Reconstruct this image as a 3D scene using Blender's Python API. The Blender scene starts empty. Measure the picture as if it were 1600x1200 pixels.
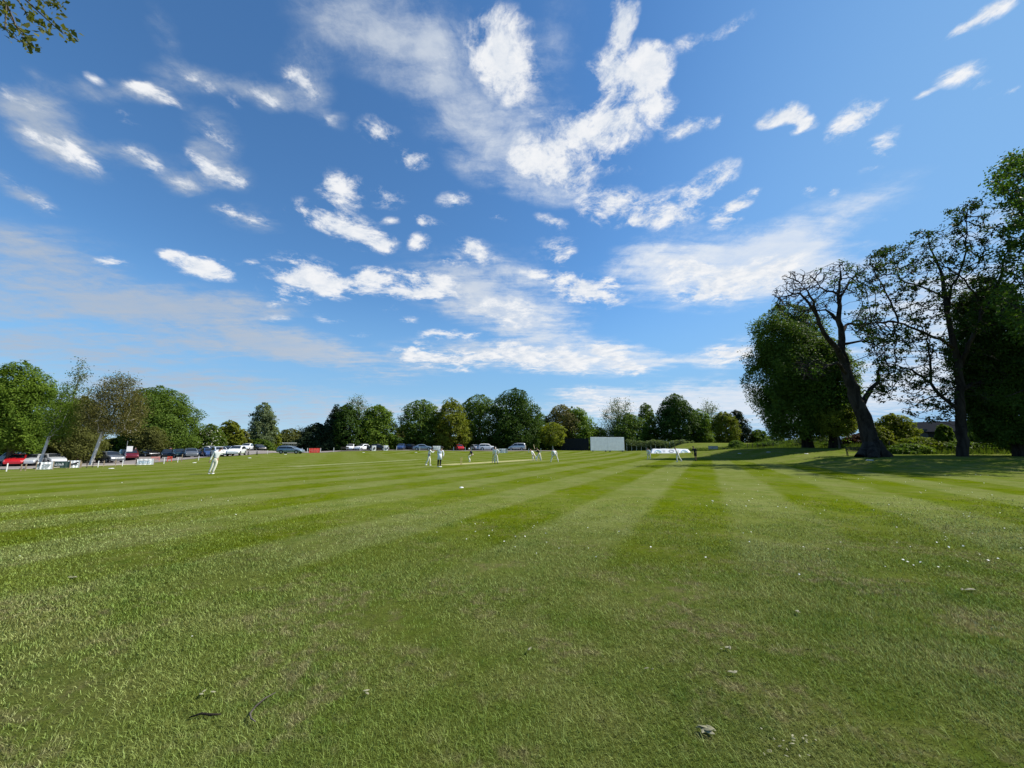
import bpy, bmesh, math, random
import numpy as np
from mathutils import Vector, Matrix
D = bpy.data
scene = bpy.context.scene
COL = scene.collection
PI = math.pi
R = math.radians
random.seed(5)

# ------------------------------------------------------------------ camera
CAM_H = 1.80
PITCH = math.atan2(97, 600)
cp, sp = math.cos(PITCH), math.sin(PITCH)
cam_d = D.cameras.new('camera'); cam = D.objects.new('camera', cam_d); COL.objects.link(cam)
cam.location = (0, 0, CAM_H); cam.rotation_euler = (PI/2 + PITCH, 0, 0)
cam_d.sensor_width = 36; cam_d.lens = 36*600/1600; cam_d.clip_end = 6000; cam_d.clip_start = 0.05
scene.camera = cam

def ray(px, py):
    xc, yc = (px-800)/600, -(py-600)/600
    return np.array([xc, cp - yc*sp, sp + yc*cp])
def at(px, py, Y):                       # the world point seen at that place, Y metres down the field
    d = ray(px, py); k = Y/d[1]
    return np.array([d[0]*k, Y, CAM_H + d[2]*k])

# ------------------------------------------------------------------ terrain from surveyed spots
CTRL = []
def ctrl(px, py, Y): CTRL.append(at(px, py, Y))
for px, py, Y in [(18,737,33),(90,733,35),(160,730,40),(240,727,46),(287,722,51),(340,718,57),(365,714,64),(440,709,80),(500,708,84),
                  (30,732,46),(85,729,52),(110,720,62),(175,723.5,60),(232,714,70),(252,711,78),(275,716,64),(310,716,66),
                  (345,712,64),(370,710,60),(388,704,82),(455,709,76),(550,704,92),(627,703,95),(661,704,92),(720,704,98),(760,704,100),(810,704,100),
                  (870,704,104),(950,706,108),(1000,704,112),(1046,708,76),(1115,705,74),(1150,703,70),
                  (1240,699,54),(1297,700,51),(1363,714,39),(1503,713,38),(1332,711,42),(1560,714,37),(1420,702,50),(1550,702,48),(1180,701,62),
                  (1100,692,110),(1200,692,95),(1300,690,75),(1450,690,62),(1650,694,55)]:
    ctrl(px, py, Y)
for x in range(-24, 26, 8):
    for y in list(range(-20, 66, 8)): CTRL.append(np.array([x, y, 0.0]))
for x in (28, 36, 44): 
    for y in (-15, 0, 10, 20): CTRL.append(np.array([x, y, 0.0]))
for x in (-32, -40, -50):
    for y in (-15, 0, 12, 22): CTRL.append(np.array([x, y, -0.1]))
for x, y in [(0,72),(10,80),(18,70),(0,85),(-20,75),(20,60),(25,50)]: CTRL.append(np.array([x, y, 0.05]))
for a in range(-70, 71, 20):
    CTRL.append(np.array([170*math.sin(R(a)), 170*math.cos(R(a)), 0.6]))
CTRL = np.array(CTRL)
def tz(x, y):
    x = np.atleast_1d(np.asarray(x, float)); y = np.atleast_1d(np.asarray(y, float))
    out = np.zeros(x.shape)
    for i0 in range(0, len(x), 4000):
        xs, ys = x[i0:i0+4000], y[i0:i0+4000]
        d2 = (xs[:, None]-CTRL[None, :, 0])**2 + (ys[:, None]-CTRL[None, :, 1])**2
        w = 1/(d2+9.0)**2
        out[i0:i0+4000] = (w*CTRL[None, :, 2]).sum(1)/w.sum(1)
    return out
def axis(lo, hi, step, far, lo_far):
    a = list(np.arange(lo, hi+1e-6, step)); s = step
    while a[-1] < far: s *= 1.35; a.append(a[-1]+s)
    b = []; s = step; c = lo
    while c > lo_far: s *= 1.35; c -= s; b.append(c)
    return np.array(b[::-1]+a)
GX = axis(-100, 100, 1.25, 3500, -3500); GY = axis(-12, 140, 1.25, 3500, -1500)
_gx, _gy = np.meshgrid(GX, GY)
GZ = tz(_gx.ravel(), _gy.ravel()).reshape(_gx.shape)
def zg(x, y):                            # height of the ground sheet itself
    i = min(max(int(np.searchsorted(GX, x))-1, 0), len(GX)-2); j = min(max(int(np.searchsorted(GY, y))-1, 0), len(GY)-2)
    u = (x-GX[i])/(GX[i+1]-GX[i]); v = (y-GY[j])/(GY[j+1]-GY[j])
    return float((GZ[j, i]*(1-u)+GZ[j, i+1]*u)*(1-v) + (GZ[j+1, i]*(1-u)+GZ[j+1, i+1]*u)*v)
def foot(px, Y):                         # ground point on that bearing
    x = float(at(px, 697, Y)[0]); return Vector((x, Y, zg(x, Y)))
def hit(px, py):                         # ground point under that place
    d = ray(px, py); lo = 1.0
    for k in np.geomspace(1.0, 400, 900):
        p = np.array([0, 0, CAM_H]) + d*k
        if p[2] < zg(p[0], p[1]): break
        lo = k
    hi_ = k
    for _ in range(30):
        m = (lo+hi_)/2; p = np.array([0, 0, CAM_H]) + d*m
        if p[2] < zg(p[0], p[1]): hi_ = m
        else: lo = m
    return Vector((p[0], p[1], zg(p[0], p[1])))

# ------------------------------------------------------------------ object helpers
def link(name, mesh, parent=None):
    o = D.objects.new(name, mesh); COL.objects.link(o)
    if parent: o.parent = parent
    return o
def tag(o, label, cat, group=None, kind=None):
    if label: o['label'] = label
    if cat: o['category'] = cat
    if group: o['group'] = group
    if kind: o['kind'] = kind
    return o
def thing(name, label, cat, loc, rz=0, group=None):
    o = link(name, None); o.location = loc; o.rotation_euler = (0, 0, rz); o.empty_display_size = .3
    return tag(o, label, cat, group)
def np_mesh(name, verts, faces, mat=None, smooth=False):
    """faces: int array (n,k) with k corners, or a list of such arrays"""
    if not isinstance(faces, list): faces = [faces]
    me = D.meshes.new(name)
    nv = len(verts); nf = sum(len(f) for f in faces); nl = sum(f.size for f in faces)
    me.vertices.add(nv); me.vertices.foreach_set('co', np.asarray(verts, np.float32).ravel())
    me.loops.add(nl); me.loops.foreach_set('vertex_index', np.concatenate([f.ravel() for f in faces]).astype(np.int32))
    me.polygons.add(nf)
    tot = np.concatenate([np.full(len(f), f.shape[1], np.int32) for f in faces])
    st = np.concatenate([[0], np.cumsum(tot)[:-1]]).astype(np.int32)
    me.polygons.foreach_set('loop_start', st)
    if smooth: me.polygons.foreach_set('use_smooth', np.ones(nf, bool))
    me.update(calc_edges=True)
    if mat: me.materials.append(mat)
    return me
class MB:                                # collects shapes into ONE mesh
    def __init__(s): s.b = bmesh.new()
    def box(s, c, size, rot=None, bev=0):
        m = Matrix.LocRotScale(Vector(c), rot, Vector(size))
        g = bmesh.ops.create_cube(s.b, size=1, matrix=m)
        if bev:
            es = list({e for v in g['verts'] for e in v.link_edges})
            bmesh.ops.bevel(s.b, geom=es, offset=bev, segments=2, profile=.7, affect='EDGES')
        return s
    def tube(s, pts, rads, n=8, cap=True):
        pts = [Vector(p) for p in pts]
        if not hasattr(rads, '__len__'): rads = [rads]*len(pts)
        rings = []; up = None
        for i, p in enumerate(pts):
            t = (pts[min(i+1, len(pts)-1)]-pts[max(i-1, 0)]).normalized()
            if up is None:
                up = t.orthogonal().normalized()
            up = (up - t*up.dot(t)).normalized(); w = t.cross(up)
            rings.append([s.b.verts.new(p+(up*math.cos(a)+w*math.sin(a))*rads[i]) for a in [2*PI*k/n for k in range(n)]])
        for a, b in zip(rings, rings[1:]):
            for k in range(n): 
                f = s.b.faces.new((a[k], a[(k+1) % n], b[(k+1) % n], b[k])); f.smooth = True
        if cap:
            s.b.faces.new(rings[0][::-1]); s.b.faces.new(rings[-1])
        return s
    def poly(s, pts, t=None):            # flat polygon; with t a slab of that thickness vector
        a = [s.b.verts.new(Vector(p)) for p in pts]
        if t is None: s.b.faces.new(a); return s
        t = Vector(t); b = [s.b.verts.new(Vector(p)+t) for p in pts]; n = len(a)
        s.b.faces.new(a[::-1]); s.b.faces.new(b)
        for k in range(n): s.b.faces.new((a[k], a[(k+1) % n], b[(k+1) % n], b[k]))
        return s
    def ball(s, c, size, u=12, v=8, rot=None):
        m = Matrix.LocRotScale(Vector(c), rot, Vector(size))
        g = bmesh.ops.create_uvsphere(s.b, u_segments=u, v_segments=v, radius=1, matrix=m)
        for vv in g['verts']:
            for f in vv.link_faces: f.smooth = True
        return s
    def cyl(s, c, r, h, axis='Z', n=16, r2=None):
        rot = {'Z': Matrix(), 'Y': Matrix.Rotation(PI/2, 4, 'X'), 'X': Matrix.Rotation(PI/2, 4, 'Y')}[axis]
        bmesh.ops.create_cone(s.b, cap_ends=True, segments=n, radius1=r, radius2=r if r2 is None else r2, depth=h, matrix=Matrix.Translation(Vector(c)) @ rot)
        return s
    def mesh(s, name, mat=None, smooth=False):
        bmesh.ops.recalc_face_normals(s.b, faces=s.b.faces)
        me = D.meshes.new(name); s.b.to_mesh(me); s.b.free()
        if smooth: me.shade_smooth()
        if mat: me.materials.append(mat)
        return me
    def build(s, name, mat=None, parent=None, smooth=False):
        return link(name, s.mesh(name, mat, smooth), parent)

# ------------------------------------------------------------------ material helpers
class NT:
    def __init__(s, tree): s.t = tree; s.n = tree.nodes; s.l = tree.links; 
    def add(s, typ, inputs=None, **kw):
        n = s.n.new(typ)
        for k, v in kw.items(): setattr(n, k, v)
        for k, v in (inputs or {}).items(): s.set(n.inputs[k], v)
        return n
    def set(s, sock, v):
        if isinstance(v, bpy.types.NodeSocket): s.l.new(v, sock)
        else: sock.default_value = v
    def math(s, op, a, b=0.0, c=None, clamp=False):
        n = s.add('ShaderNodeMath', operation=op, use_clamp=clamp)
        s.set(n.inputs[0], a); s.set(n.inputs[1], b)
        if c is not None: s.set(n.inputs[2], c)
        return n.outputs[0]
    def smooth(s, v, a, b, lo=0.0, hi=1.0):
        n = s.add('ShaderNodeMapRange', interpolation_type='SMOOTHSTEP')
        for k, x in zip(('Value', 'From Min', 'From Max', 'To Min', 'To Max'), (v, a, b, lo, hi)): s.set(n.inputs[k], x)
        return n.outputs['Result']
    def mix(s, f, a, b, typ='RGBA', blend='MIX'):
        n = s.add('ShaderNodeMix', data_type=typ, blend_type=blend)
        i = [k for k in n.inputs if k.enabled]
        s.set(i[0], f)
        for sock, v in ((i[1], a), (i[2], b)):
            if not isinstance(v, bpy.types.NodeSocket) and typ == 'RGBA' and len(v) == 3: v = (*v, 1)
            s.set(sock, v)
        return [k for k in n.outputs if k.enabled][0]
    def noise(s, vec, scale, detail=3, rough=.55, dist=0.0, out='Fac'):
        n = s.add('ShaderNodeTexNoise', {'Scale': scale, 'Detail': detail, 'Roughness': rough, 'Distortion': dist})
        if vec is not None: s.l.new(vec, n.inputs['Vector'])
        return n.outputs[out]
def new_mat(name):
    m = D.materials.new(name); m.use_nodes = True; m.node_tree.nodes.clear()
    t = NT(m.node_tree); out = t.add('ShaderNodeOutputMaterial')
    return m, t, out
MATS = {}
def mat(name, col, rough=.6, metal=0.0, spec=.4, coat=0.0, var=.12, scale=6.0, bump=0.0):
    """plain painted / fabric / wood surface with a little procedural wear"""
    if name in MATS: return MATS[name]
    m, t, out = new_mat(name)
    co = t.add('ShaderNodeTexCoord').outputs['Object']
    n = t.noise(co, scale, 5, .6)
    c = t.mix(t.smooth(n, .3, .75), [x*(1-var) for x in col], [min(1, x*(1+var)) for x in col])
    p = t.add('ShaderNodeBsdfPrincipled', {'Base Color': c, 'Metallic': metal, 'Specular IOR Level': spec, 'Coat Weight': coat})
    t.set(p.inputs['Roughness'], t.math('ADD', rough, t.math('MULTIPLY', t.math('SUBTRACT', n, .5), .25), clamp=True))
    if bump:
        b = t.add('ShaderNodeBump', {'Strength': bump, 'Distance': .03, 'Height': t.noise(co, scale*4, 4)})
        t.l.new(b.outputs[0], p.inputs['Normal'])
    t.l.new(p.outputs[0], out.inputs['Surface'])
    MATS[name] = m; return m
def leaf_mat(name, a, b, transl=.44, nscale=.5):
    if name in MATS: return MATS[name]
    m, t, out = new_mat(name)
    g = t.add('ShaderNodeNewGeometry'); co = t.add('ShaderNodeTexCoord').outputs['Object']
    f = t.math('ADD', t.math('MULTIPLY', g.outputs['Random Per Island'], .55), t.math('MULTIPLY', t.smooth(t.noise(co, nscale, 3), .3, .7), .45))
    c = t.mix(f, a, b)
    oi = t.add('ShaderNodeObjectInfo')
    hs = t.add('ShaderNodeHueSaturation', {'Color': c, 'Value': t.math('ADD', .9, t.math('MULTIPLY', oi.outputs['Random'], .2))})
    p = t.add('ShaderNodeBsdfPrincipled', {'Base Color': hs.outputs[0], 'Roughness': .6, 'Specular IOR Level': .12})
    tl = t.add('ShaderNodeBsdfTranslucent', {'Color': t.mix(1.0, hs.outputs[0], (1.0, 1.05, .45), blend='MULTIPLY')})
    mx = t.add('ShaderNodeMixShader', {0: transl}); t.l.new(p.outputs[0], mx.inputs[1]); t.l.new(tl.outputs[0], mx.inputs[2])
    t.l.new(mx.outputs[0], out.inputs['Surface'])
    MATS[name] = m; return m
def bark_mat(name, a, b, scale=3.0, upper=None):
    if name in MATS: return MATS[name]
    m, t, out = new_mat(name)
    co = t.add('ShaderNodeTexCoord').outputs['Object']
    mp = t.add('ShaderNodeMapping', {'Vector': co, 'Scale': (1, 1, .22)}).outputs[0]
    n = t.noise(mp, scale, 7, .7, .6)
    bc = t.mix(t.smooth(n, .35, .65), a, b)
    if upper: bc = t.mix(t.smooth(t.add('ShaderNodeSeparateXYZ', {0: co}).outputs[2], upper[1], upper[2]), bc, upper[0])      # dark twigs above the pale bole
    p = t.add('ShaderNodeBsdfPrincipled', {'Base Color': bc, 'Roughness': .95, 'Specular IOR Level': .1})
    bp = t.add('ShaderNodeBump', {'Strength': .9, 'Distance': .12, 'Height': n}); t.l.new(bp.outputs[0], p.inputs['Normal'])
    t.l.new(p.outputs[0], out.inputs['Surface'])
    MATS[name] = m; return m
# ------------------------------------------------------------------ light and sky
SUN_AZ, SUN_EL = R(81), R(47)
sd = D.lights.new('sun', 'SUN'); so = D.objects.new('sun', sd); COL.objects.link(so)
sd.energy = 5.0; sd.angle = R(.53); sd.color = (1.0, .95, .86)
sdir = Vector((math.sin(SUN_AZ)*math.cos(SUN_EL), math.cos(SUN_AZ)*math.cos(SUN_EL), math.sin(SUN_EL)))
so.rotation_euler = sdir.to_track_quat('Z', 'Y').to_euler(); so.location = sdir*60

W = D.worlds.new('World'); scene.world = W; W.use_nodes = True
W.node_tree.nodes.clear(); w = NT(W.node_tree)
wout = w.add('ShaderNodeOutputWorld'); bg = w.add('ShaderNodeBackground', {'Strength': .088}); w.l.new(bg.outputs[0], wout.inputs[0])
sky = w.add('ShaderNodeTexSky', sky_type='NISHITA', sun_disc=False, sun_elevation=SUN_EL, sun_rotation=SUN_AZ, altitude=0, air_density=1.0, dust_density=.0, ozone_density=1.6)
dirv = w.add('ShaderNodeTexCoord').outputs['Generated']
sx = w.add('ShaderNodeSeparateXYZ', {0: dirv})
dz = w.math('MAXIMUM', sx.outputs[2], 0.0); den = w.math('ADD', dz, .10)
sheet = w.add('ShaderNodeCombineXYZ', {0: w.math('DIVIDE', sx.outputs[0], den), 1: w.math('DIVIDE', sx.outputs[1], den), 2: 0.0}).outputs[0]
warp = w.noise(sheet, 4.5, 5, .65, out='Color')
wv = w.add('ShaderNodeVectorMath', {0: warp, 1: (.5, .5, .5)}, operation='SUBTRACT').outputs[0]
wv = w.add('ShaderNodeVectorMath', {0: wv, 'Scale': .075}, operation='SCALE').outputs[0]
sheet_w = w.add('ShaderNodeVectorMath', {0: sheet, 1: wv}, operation='ADD').outputs[0]

def sheet_pt(px, py):
    d = ray(px, py); d = d/np.linalg.norm(d); k = max(d[2], 0)+.10
    return np.array([d[0]/k, d[1]/k])
def blob(cx, cy, rx, ry, ang, amp, acc):
    c = sheet_pt(cx, cy); e = 2.0
    J = np.stack([(sheet_pt(cx+e, cy)-sheet_pt(cx-e, cy))/(2*e), (sheet_pt(cx, cy+e)-sheet_pt(cx, cy-e))/(2*e)], 1)
    a = R(ang); M = J @ np.array([[math.cos(a), -math.sin(a)], [math.sin(a), math.cos(a)]]) @ np.diag([rx, ry])
    U, S, _ = np.linalg.svd(M)
    m = w.add('ShaderNodeMapping', vector_type='TEXTURE'); w.l.new(sheet_w, m.inputs[0])
    m.inputs['Location'].default_value = (c[0], c[1], 0); m.inputs['Rotation'].default_value = (0, 0, math.atan2(U[1, 0], U[0, 0])); m.inputs['Scale'].default_value = (S[0], S[1], 1)
    g = w.add('ShaderNodeTexGradient', gradient_type='SPHERICAL'); w.l.new(m.outputs[0], g.inputs[0])
    return w.math('MULTIPLY_ADD', g.outputs['Fac'], amp, acc)
PUFF = [(535,298,52,38,20,.9),(490,335,60,26,20,.75),(555,362,62,32,20,.9),(602,382,30,20,0,.7),(593,207,46,26,15,.6),(640,250,44,24,15,.8),(605,313,42,20,10,.5),
 (712,313,36,20,0,.6),(656,382,24,22,0,.7),(676,347,36,14,10,.4),(707,408,40,14,15,.5),(322,418,75,24,12,.9),(170,410,36,14,5,.6),
 (440,448,50,28,5,.85),(478,424,70,30,15,.9),(525,445,75,32,10,.85),(582,432,40,18,10,.7),(632,446,85,30,5,1.0),(692,452,50,28,5,.7),(920,458,80,32,12,.75),(895,438,50,20,20,.6),
 (520,497,40,12,5,.4),(430,500,40,12,0,.4),(685,522,40,14,0,.5),(730,525,40,12,0,.45),(865,344,40,14,15,.5),(745,400,60,30,20,.45),(870,390,50,36,-10,.4),
 (779,72,76,66,10,.95),(800,118,60,56,30,.8),(862,230,84,70,25,.72),(835,262,60,40,0,.7),(955,195,84,62,-12,1.0),(985,116,82,46,-10,.92),(935,112,40,40,60,.7),(1022,108,46,34,-60,1.0),
 (972,50,48,26,-65,.9),(958,10,52,26,10,.7),(1035,168,60,34,60,.85),(1072,203,50,20,-20,.7),(945,250,80,30,20,.45),(955,327,62,40,-8,1.1),(1052,328,80,38,-18,.8),(1112,287,66,26,-32,.85),(1142,330,54,26,-45,.85),
 (1225,180,56,20,-22,.85),(1263,188,26,18,0,.75),(1335,186,76,26,-42,.95),(1372,237,60,28,-45,.75),(1265,298,22,14,0,.6),(1395,338,30,10,-10,.4),
 (1500,118,62,22,-20,.7),(1540,25,70,20,-25,.7),(1575,140,50,18,-20,.65),(1140,48,60,18,-35,.65),(1080,65,44,16,-30,.5),(1300,298,20,10,0,.4),(1115,192,26,12,-50,.5),
 (655,556,56,26,3,.8),(715,564,60,24,3,.75),(790,554,52,26,0,.85),(850,562,62,28,3,.9),(905,566,60,28,3,.85),(955,556,44,26,0,.85),(985,576,44,18,5,.7),(1140,556,56,24,-10,.8),(915,615,46,14,0,.6),(960,640,60,24,0,.7),
 (1130,440,120,44,-6,.8),(1210,425,90,34,-8,.7),(1090,455,60,26,0,.6),(800,490,90,34,10,.6),(230,248,30,14,20,.5),(330,210,30,22,40,.5),(120,232,50,18,32,.5),(410,150,34,20,30,.5),(285,288,34,16,15,.5),(470,128,40,34,50,.45),(345,272,46,20,20,.45),(250,150,40,18,10,.45),(690,100,26,34,20,.5),(515,190,24,14,0,.4),
 (60,170,40,16,25,.5),(20,150,40,14,20,.5),(300,120,40,14,15,.55),(325,140,26,12,20,.5),(225,140,30,14,10,.5),(275,165,24,10,20,.45),(320,200,26,16,40,.55),(350,225,24,14,30,.55),(205,235,30,14,15,.5),(240,262,30,12,20,.5),(320,258,30,14,20,.55),(370,280,26,12,20,.5),(360,330,34,14,15,.55),(400,345,30,14,15,.55),(460,120,26,22,40,.55),(485,145,24,18,40,.5),(395,140,26,14,30,.6),(425,160,20,12,30,.55),(110,240,40,18,32,.6),(145,258,30,12,35,.5),(60,215,40,14,25,.5),
 (600,300,30,16,10,.5),(660,345,24,12,10,.5),(690,405,26,12,20,.45),(735,385,30,14,15,.5),(780,340,26,10,0,.4),(840,430,34,14,10,.5),(880,400,24,14,-20,.4),(600,480,30,10,5,.45),(640,500,26,9,0,.4),(560,520,30,9,5,.4),(480,470,30,10,5,.45),(395,412,30,12,5,.5),(425,470,26,12,5,.5),(265,395,30,10,5,.4),(205,190,36,16,25,.45),(160,130,30,12,30,.4),(70,320,40,12,30,.5),(20,285,40,16,25,.5),(300,240,26,12,20,.4),(365,160,24,14,40,.4),(610,345,20,10,5,.4),(440,330,26,10,15,.4),(960,440,26,12,10,.5),(1000,345,24,12,-10,.5),(1180,300,20,10,-30,.4),(1250,205,18,8,-10,.4),(1440,150,26,8,-20,.4),(1540,125,30,10,-20,.4),(1490,50,40,10,-25,.45),
 (1050,410,60,40,0,.35),(890,270,70,40,30,.6)]
WISP = [(45,160,130,40,18,.62),(95,228,125,50,32,.8),(30,300,100,26,28,.6),(250,45,90,30,60,.36),(310,125,100,32,15,.55),(240,150,75,28,10,.62),(335,215,65,48,40,.62),(215,250,75,32,15,.55),
 (340,268,85,36,20,.58),(285,288,58,26,12,.72),(410,148,62,30,32,.7),(475,130,72,60,60,.58),(385,340,80,30,14,.55),(520,190,40,24,10,.4),(60,120,70,18,30,.35),(150,150,80,24,20,.4),
 (600,55,200,110,20,.66),(560,20,140,70,10,.35),(685,98,70,36,70,.55),(800,205,210,130,35,.80),(730,190,140,100,40,.36),(870,60,110,60,-70,.35),(830,290,150,40,10,.5),
 (1130,435,240,76,-4,1.15),(1040,410,120,60,-8,.6),(1235,420,150,56,-10,.9),(1290,345,210,46,-22,.62),(1180,390,130,40,-12,.6),
 (790,482,190,66,14,1.0),(740,452,110,44,14,.5),(830,505,110,36,5,.6),(820,420,200,50,10,.3),
 (110,470,440,48,2,.95),(310,480,240,32,4,.8),(40,400,220,66,6,.85),(400,533,240,40,9,1.05),(470,546,120,32,6,.8),(140,553,340,38,0,.85),(30,520,220,32,0,.6),(400,612,260,22,2,.45),(250,590,300,24,0,.45),(120,625,300,30,0,.5),
 (680,560,130,34,2,.95),(840,560,150,38,3,1.0),(930,566,150,36,4,1.0),(975,556,70,34,8,.7),(800,550,80,26,0,.5),(560,565,110,24,0,.4),(600,590,120,20,0,.35),
 (1060,563,70,16,0,.7),(1145,556,90,34,-10,1.0),(915,614,80,15,0,.75),(1090,626,200,34,-2,.9),(950,640,110,26,0,.75),(700,640,250,24,0,.5),(470,650,260,30,0,.45),(1240,650,200,40,0,.7),
 (1450,470,190,80,-10,.8),(1420,600,240,80,0,.7),(1560,340,160,60,-20,.45),(1580,560,200,120,0,.6)]
aP = w.math('ADD', 0.0, 0.0); aW = w.math('ADD', 0.0, 0.0)
for b in PUFF: aP = blob(*b[:2], b[2]*1.02, b[3]*1.05, b[4], b[5]*1.12, aP)
for b in WISP: aW = blob(*b[:5], b[5]*(1.4 if b[0] < 540 and b[1] < 360 else 1.6 if b[1] > 585 else 1.0), aW)
n1 = w.noise(sheet_w, 4.6, 12, .70, .2)
ss = w.add('ShaderNodeMapping', {'Vector': sheet_w, 'Rotation': (0, 0, R(-34)), 'Scale': (1.5, 6.0, 1)}).outputs[0]
n2 = w.noise(ss, 1.6, 7, .6, .3)
n2 = w.math('ADD', w.math('MULTIPLY', n2, .42), w.math('MULTIPLY', n1, .58))
n1s = w.noise(w.add('ShaderNodeVectorMath', {0: sheet_w, 1: ((.05)*math.sin(SUN_AZ), (.05)*math.cos(SUN_AZ), 0)}, operation='ADD').outputs[0], 4.6, 8, .68, .2)
nc = w.math('SUBTRACT', n1, .5)
dP = w.math('ADD', aP, w.math('MULTIPLY', nc, w.math('MULTIPLY', w.math('MINIMUM', w.math('MULTIPLY', aP, 2.4), 1.0), 5.4)))
alP = w.math('MULTIPLY', w.smooth(dP, .10, 1.12), .97)
dW = w.math('ADD', aW, w.math('MULTIPLY', w.math('SUBTRACT', n2, .5), w.math('MULTIPLY', w.math('MINIMUM', w.math('MULTIPLY', aW, 2.5), 1.0), 3.1)))
alW = w.math('MULTIPLY', w.smooth(dW, .08, 1.2), w.smooth(n2, .30, .66, .62, .97))
lit = w.smooth(w.math('SUBTRACT', n1, n1s), -.16, .14)
CL = 6.9
cP = w.mix(lit, (CL*.80, CL*.87, CL*.97), (CL*1.06, CL*1.07, CL*1.09))
side = w.smooth(sx.outputs[0], -.75, .35)
cW = w.mix(side, (CL*.50, CL*.58, CL*.70), (CL*.86, CL*.93, CL*1.03))
SKYCOL = w.add('ShaderNodeHueSaturation', {'Color': sky.outputs[0], 'Saturation': 1.1, 'Value': 1.0}).outputs[0]
SKYCOL = w.mix(1.0, SKYCOL, (.80, 1.12, 1.30), blend='MULTIPLY')
hz = w.math('MULTIPLY', w.smooth(sx.outputs[2], 0.0, .40, 1.0, 0.0), .9)
SKYCOL = w.mix(hz, SKYCOL, w.mix(w.smooth(sx.outputs[2], .02, .17), (3.2, 4.75, 6.4), (2.0, 3.65, 5.7)))
glare = w.math('MULTIPLY', w.smooth(sx.outputs[0], .15, .85), .75)      # thin bright haze on the sun's side
SKYCOL = w.mix(glare, SKYCOL, (2.05, 3.85, 6.2))
c = w.mix(alW, SKYCOL, cW); c = w.mix(alP, c, cP)
w.l.new(c, bg.inputs['Color'])
W.cycles.sampling_method = 'MANUAL'; W.cycles.sample_map_resolution = 512
vs = scene.view_settings; vs.view_transform = 'Standard'; vs.look = 'None'; vs.exposure = .52; vs.gamma = 1
scene.cycles.max_bounces = 6; scene.cycles.transparent_max_bounces = 8
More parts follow.
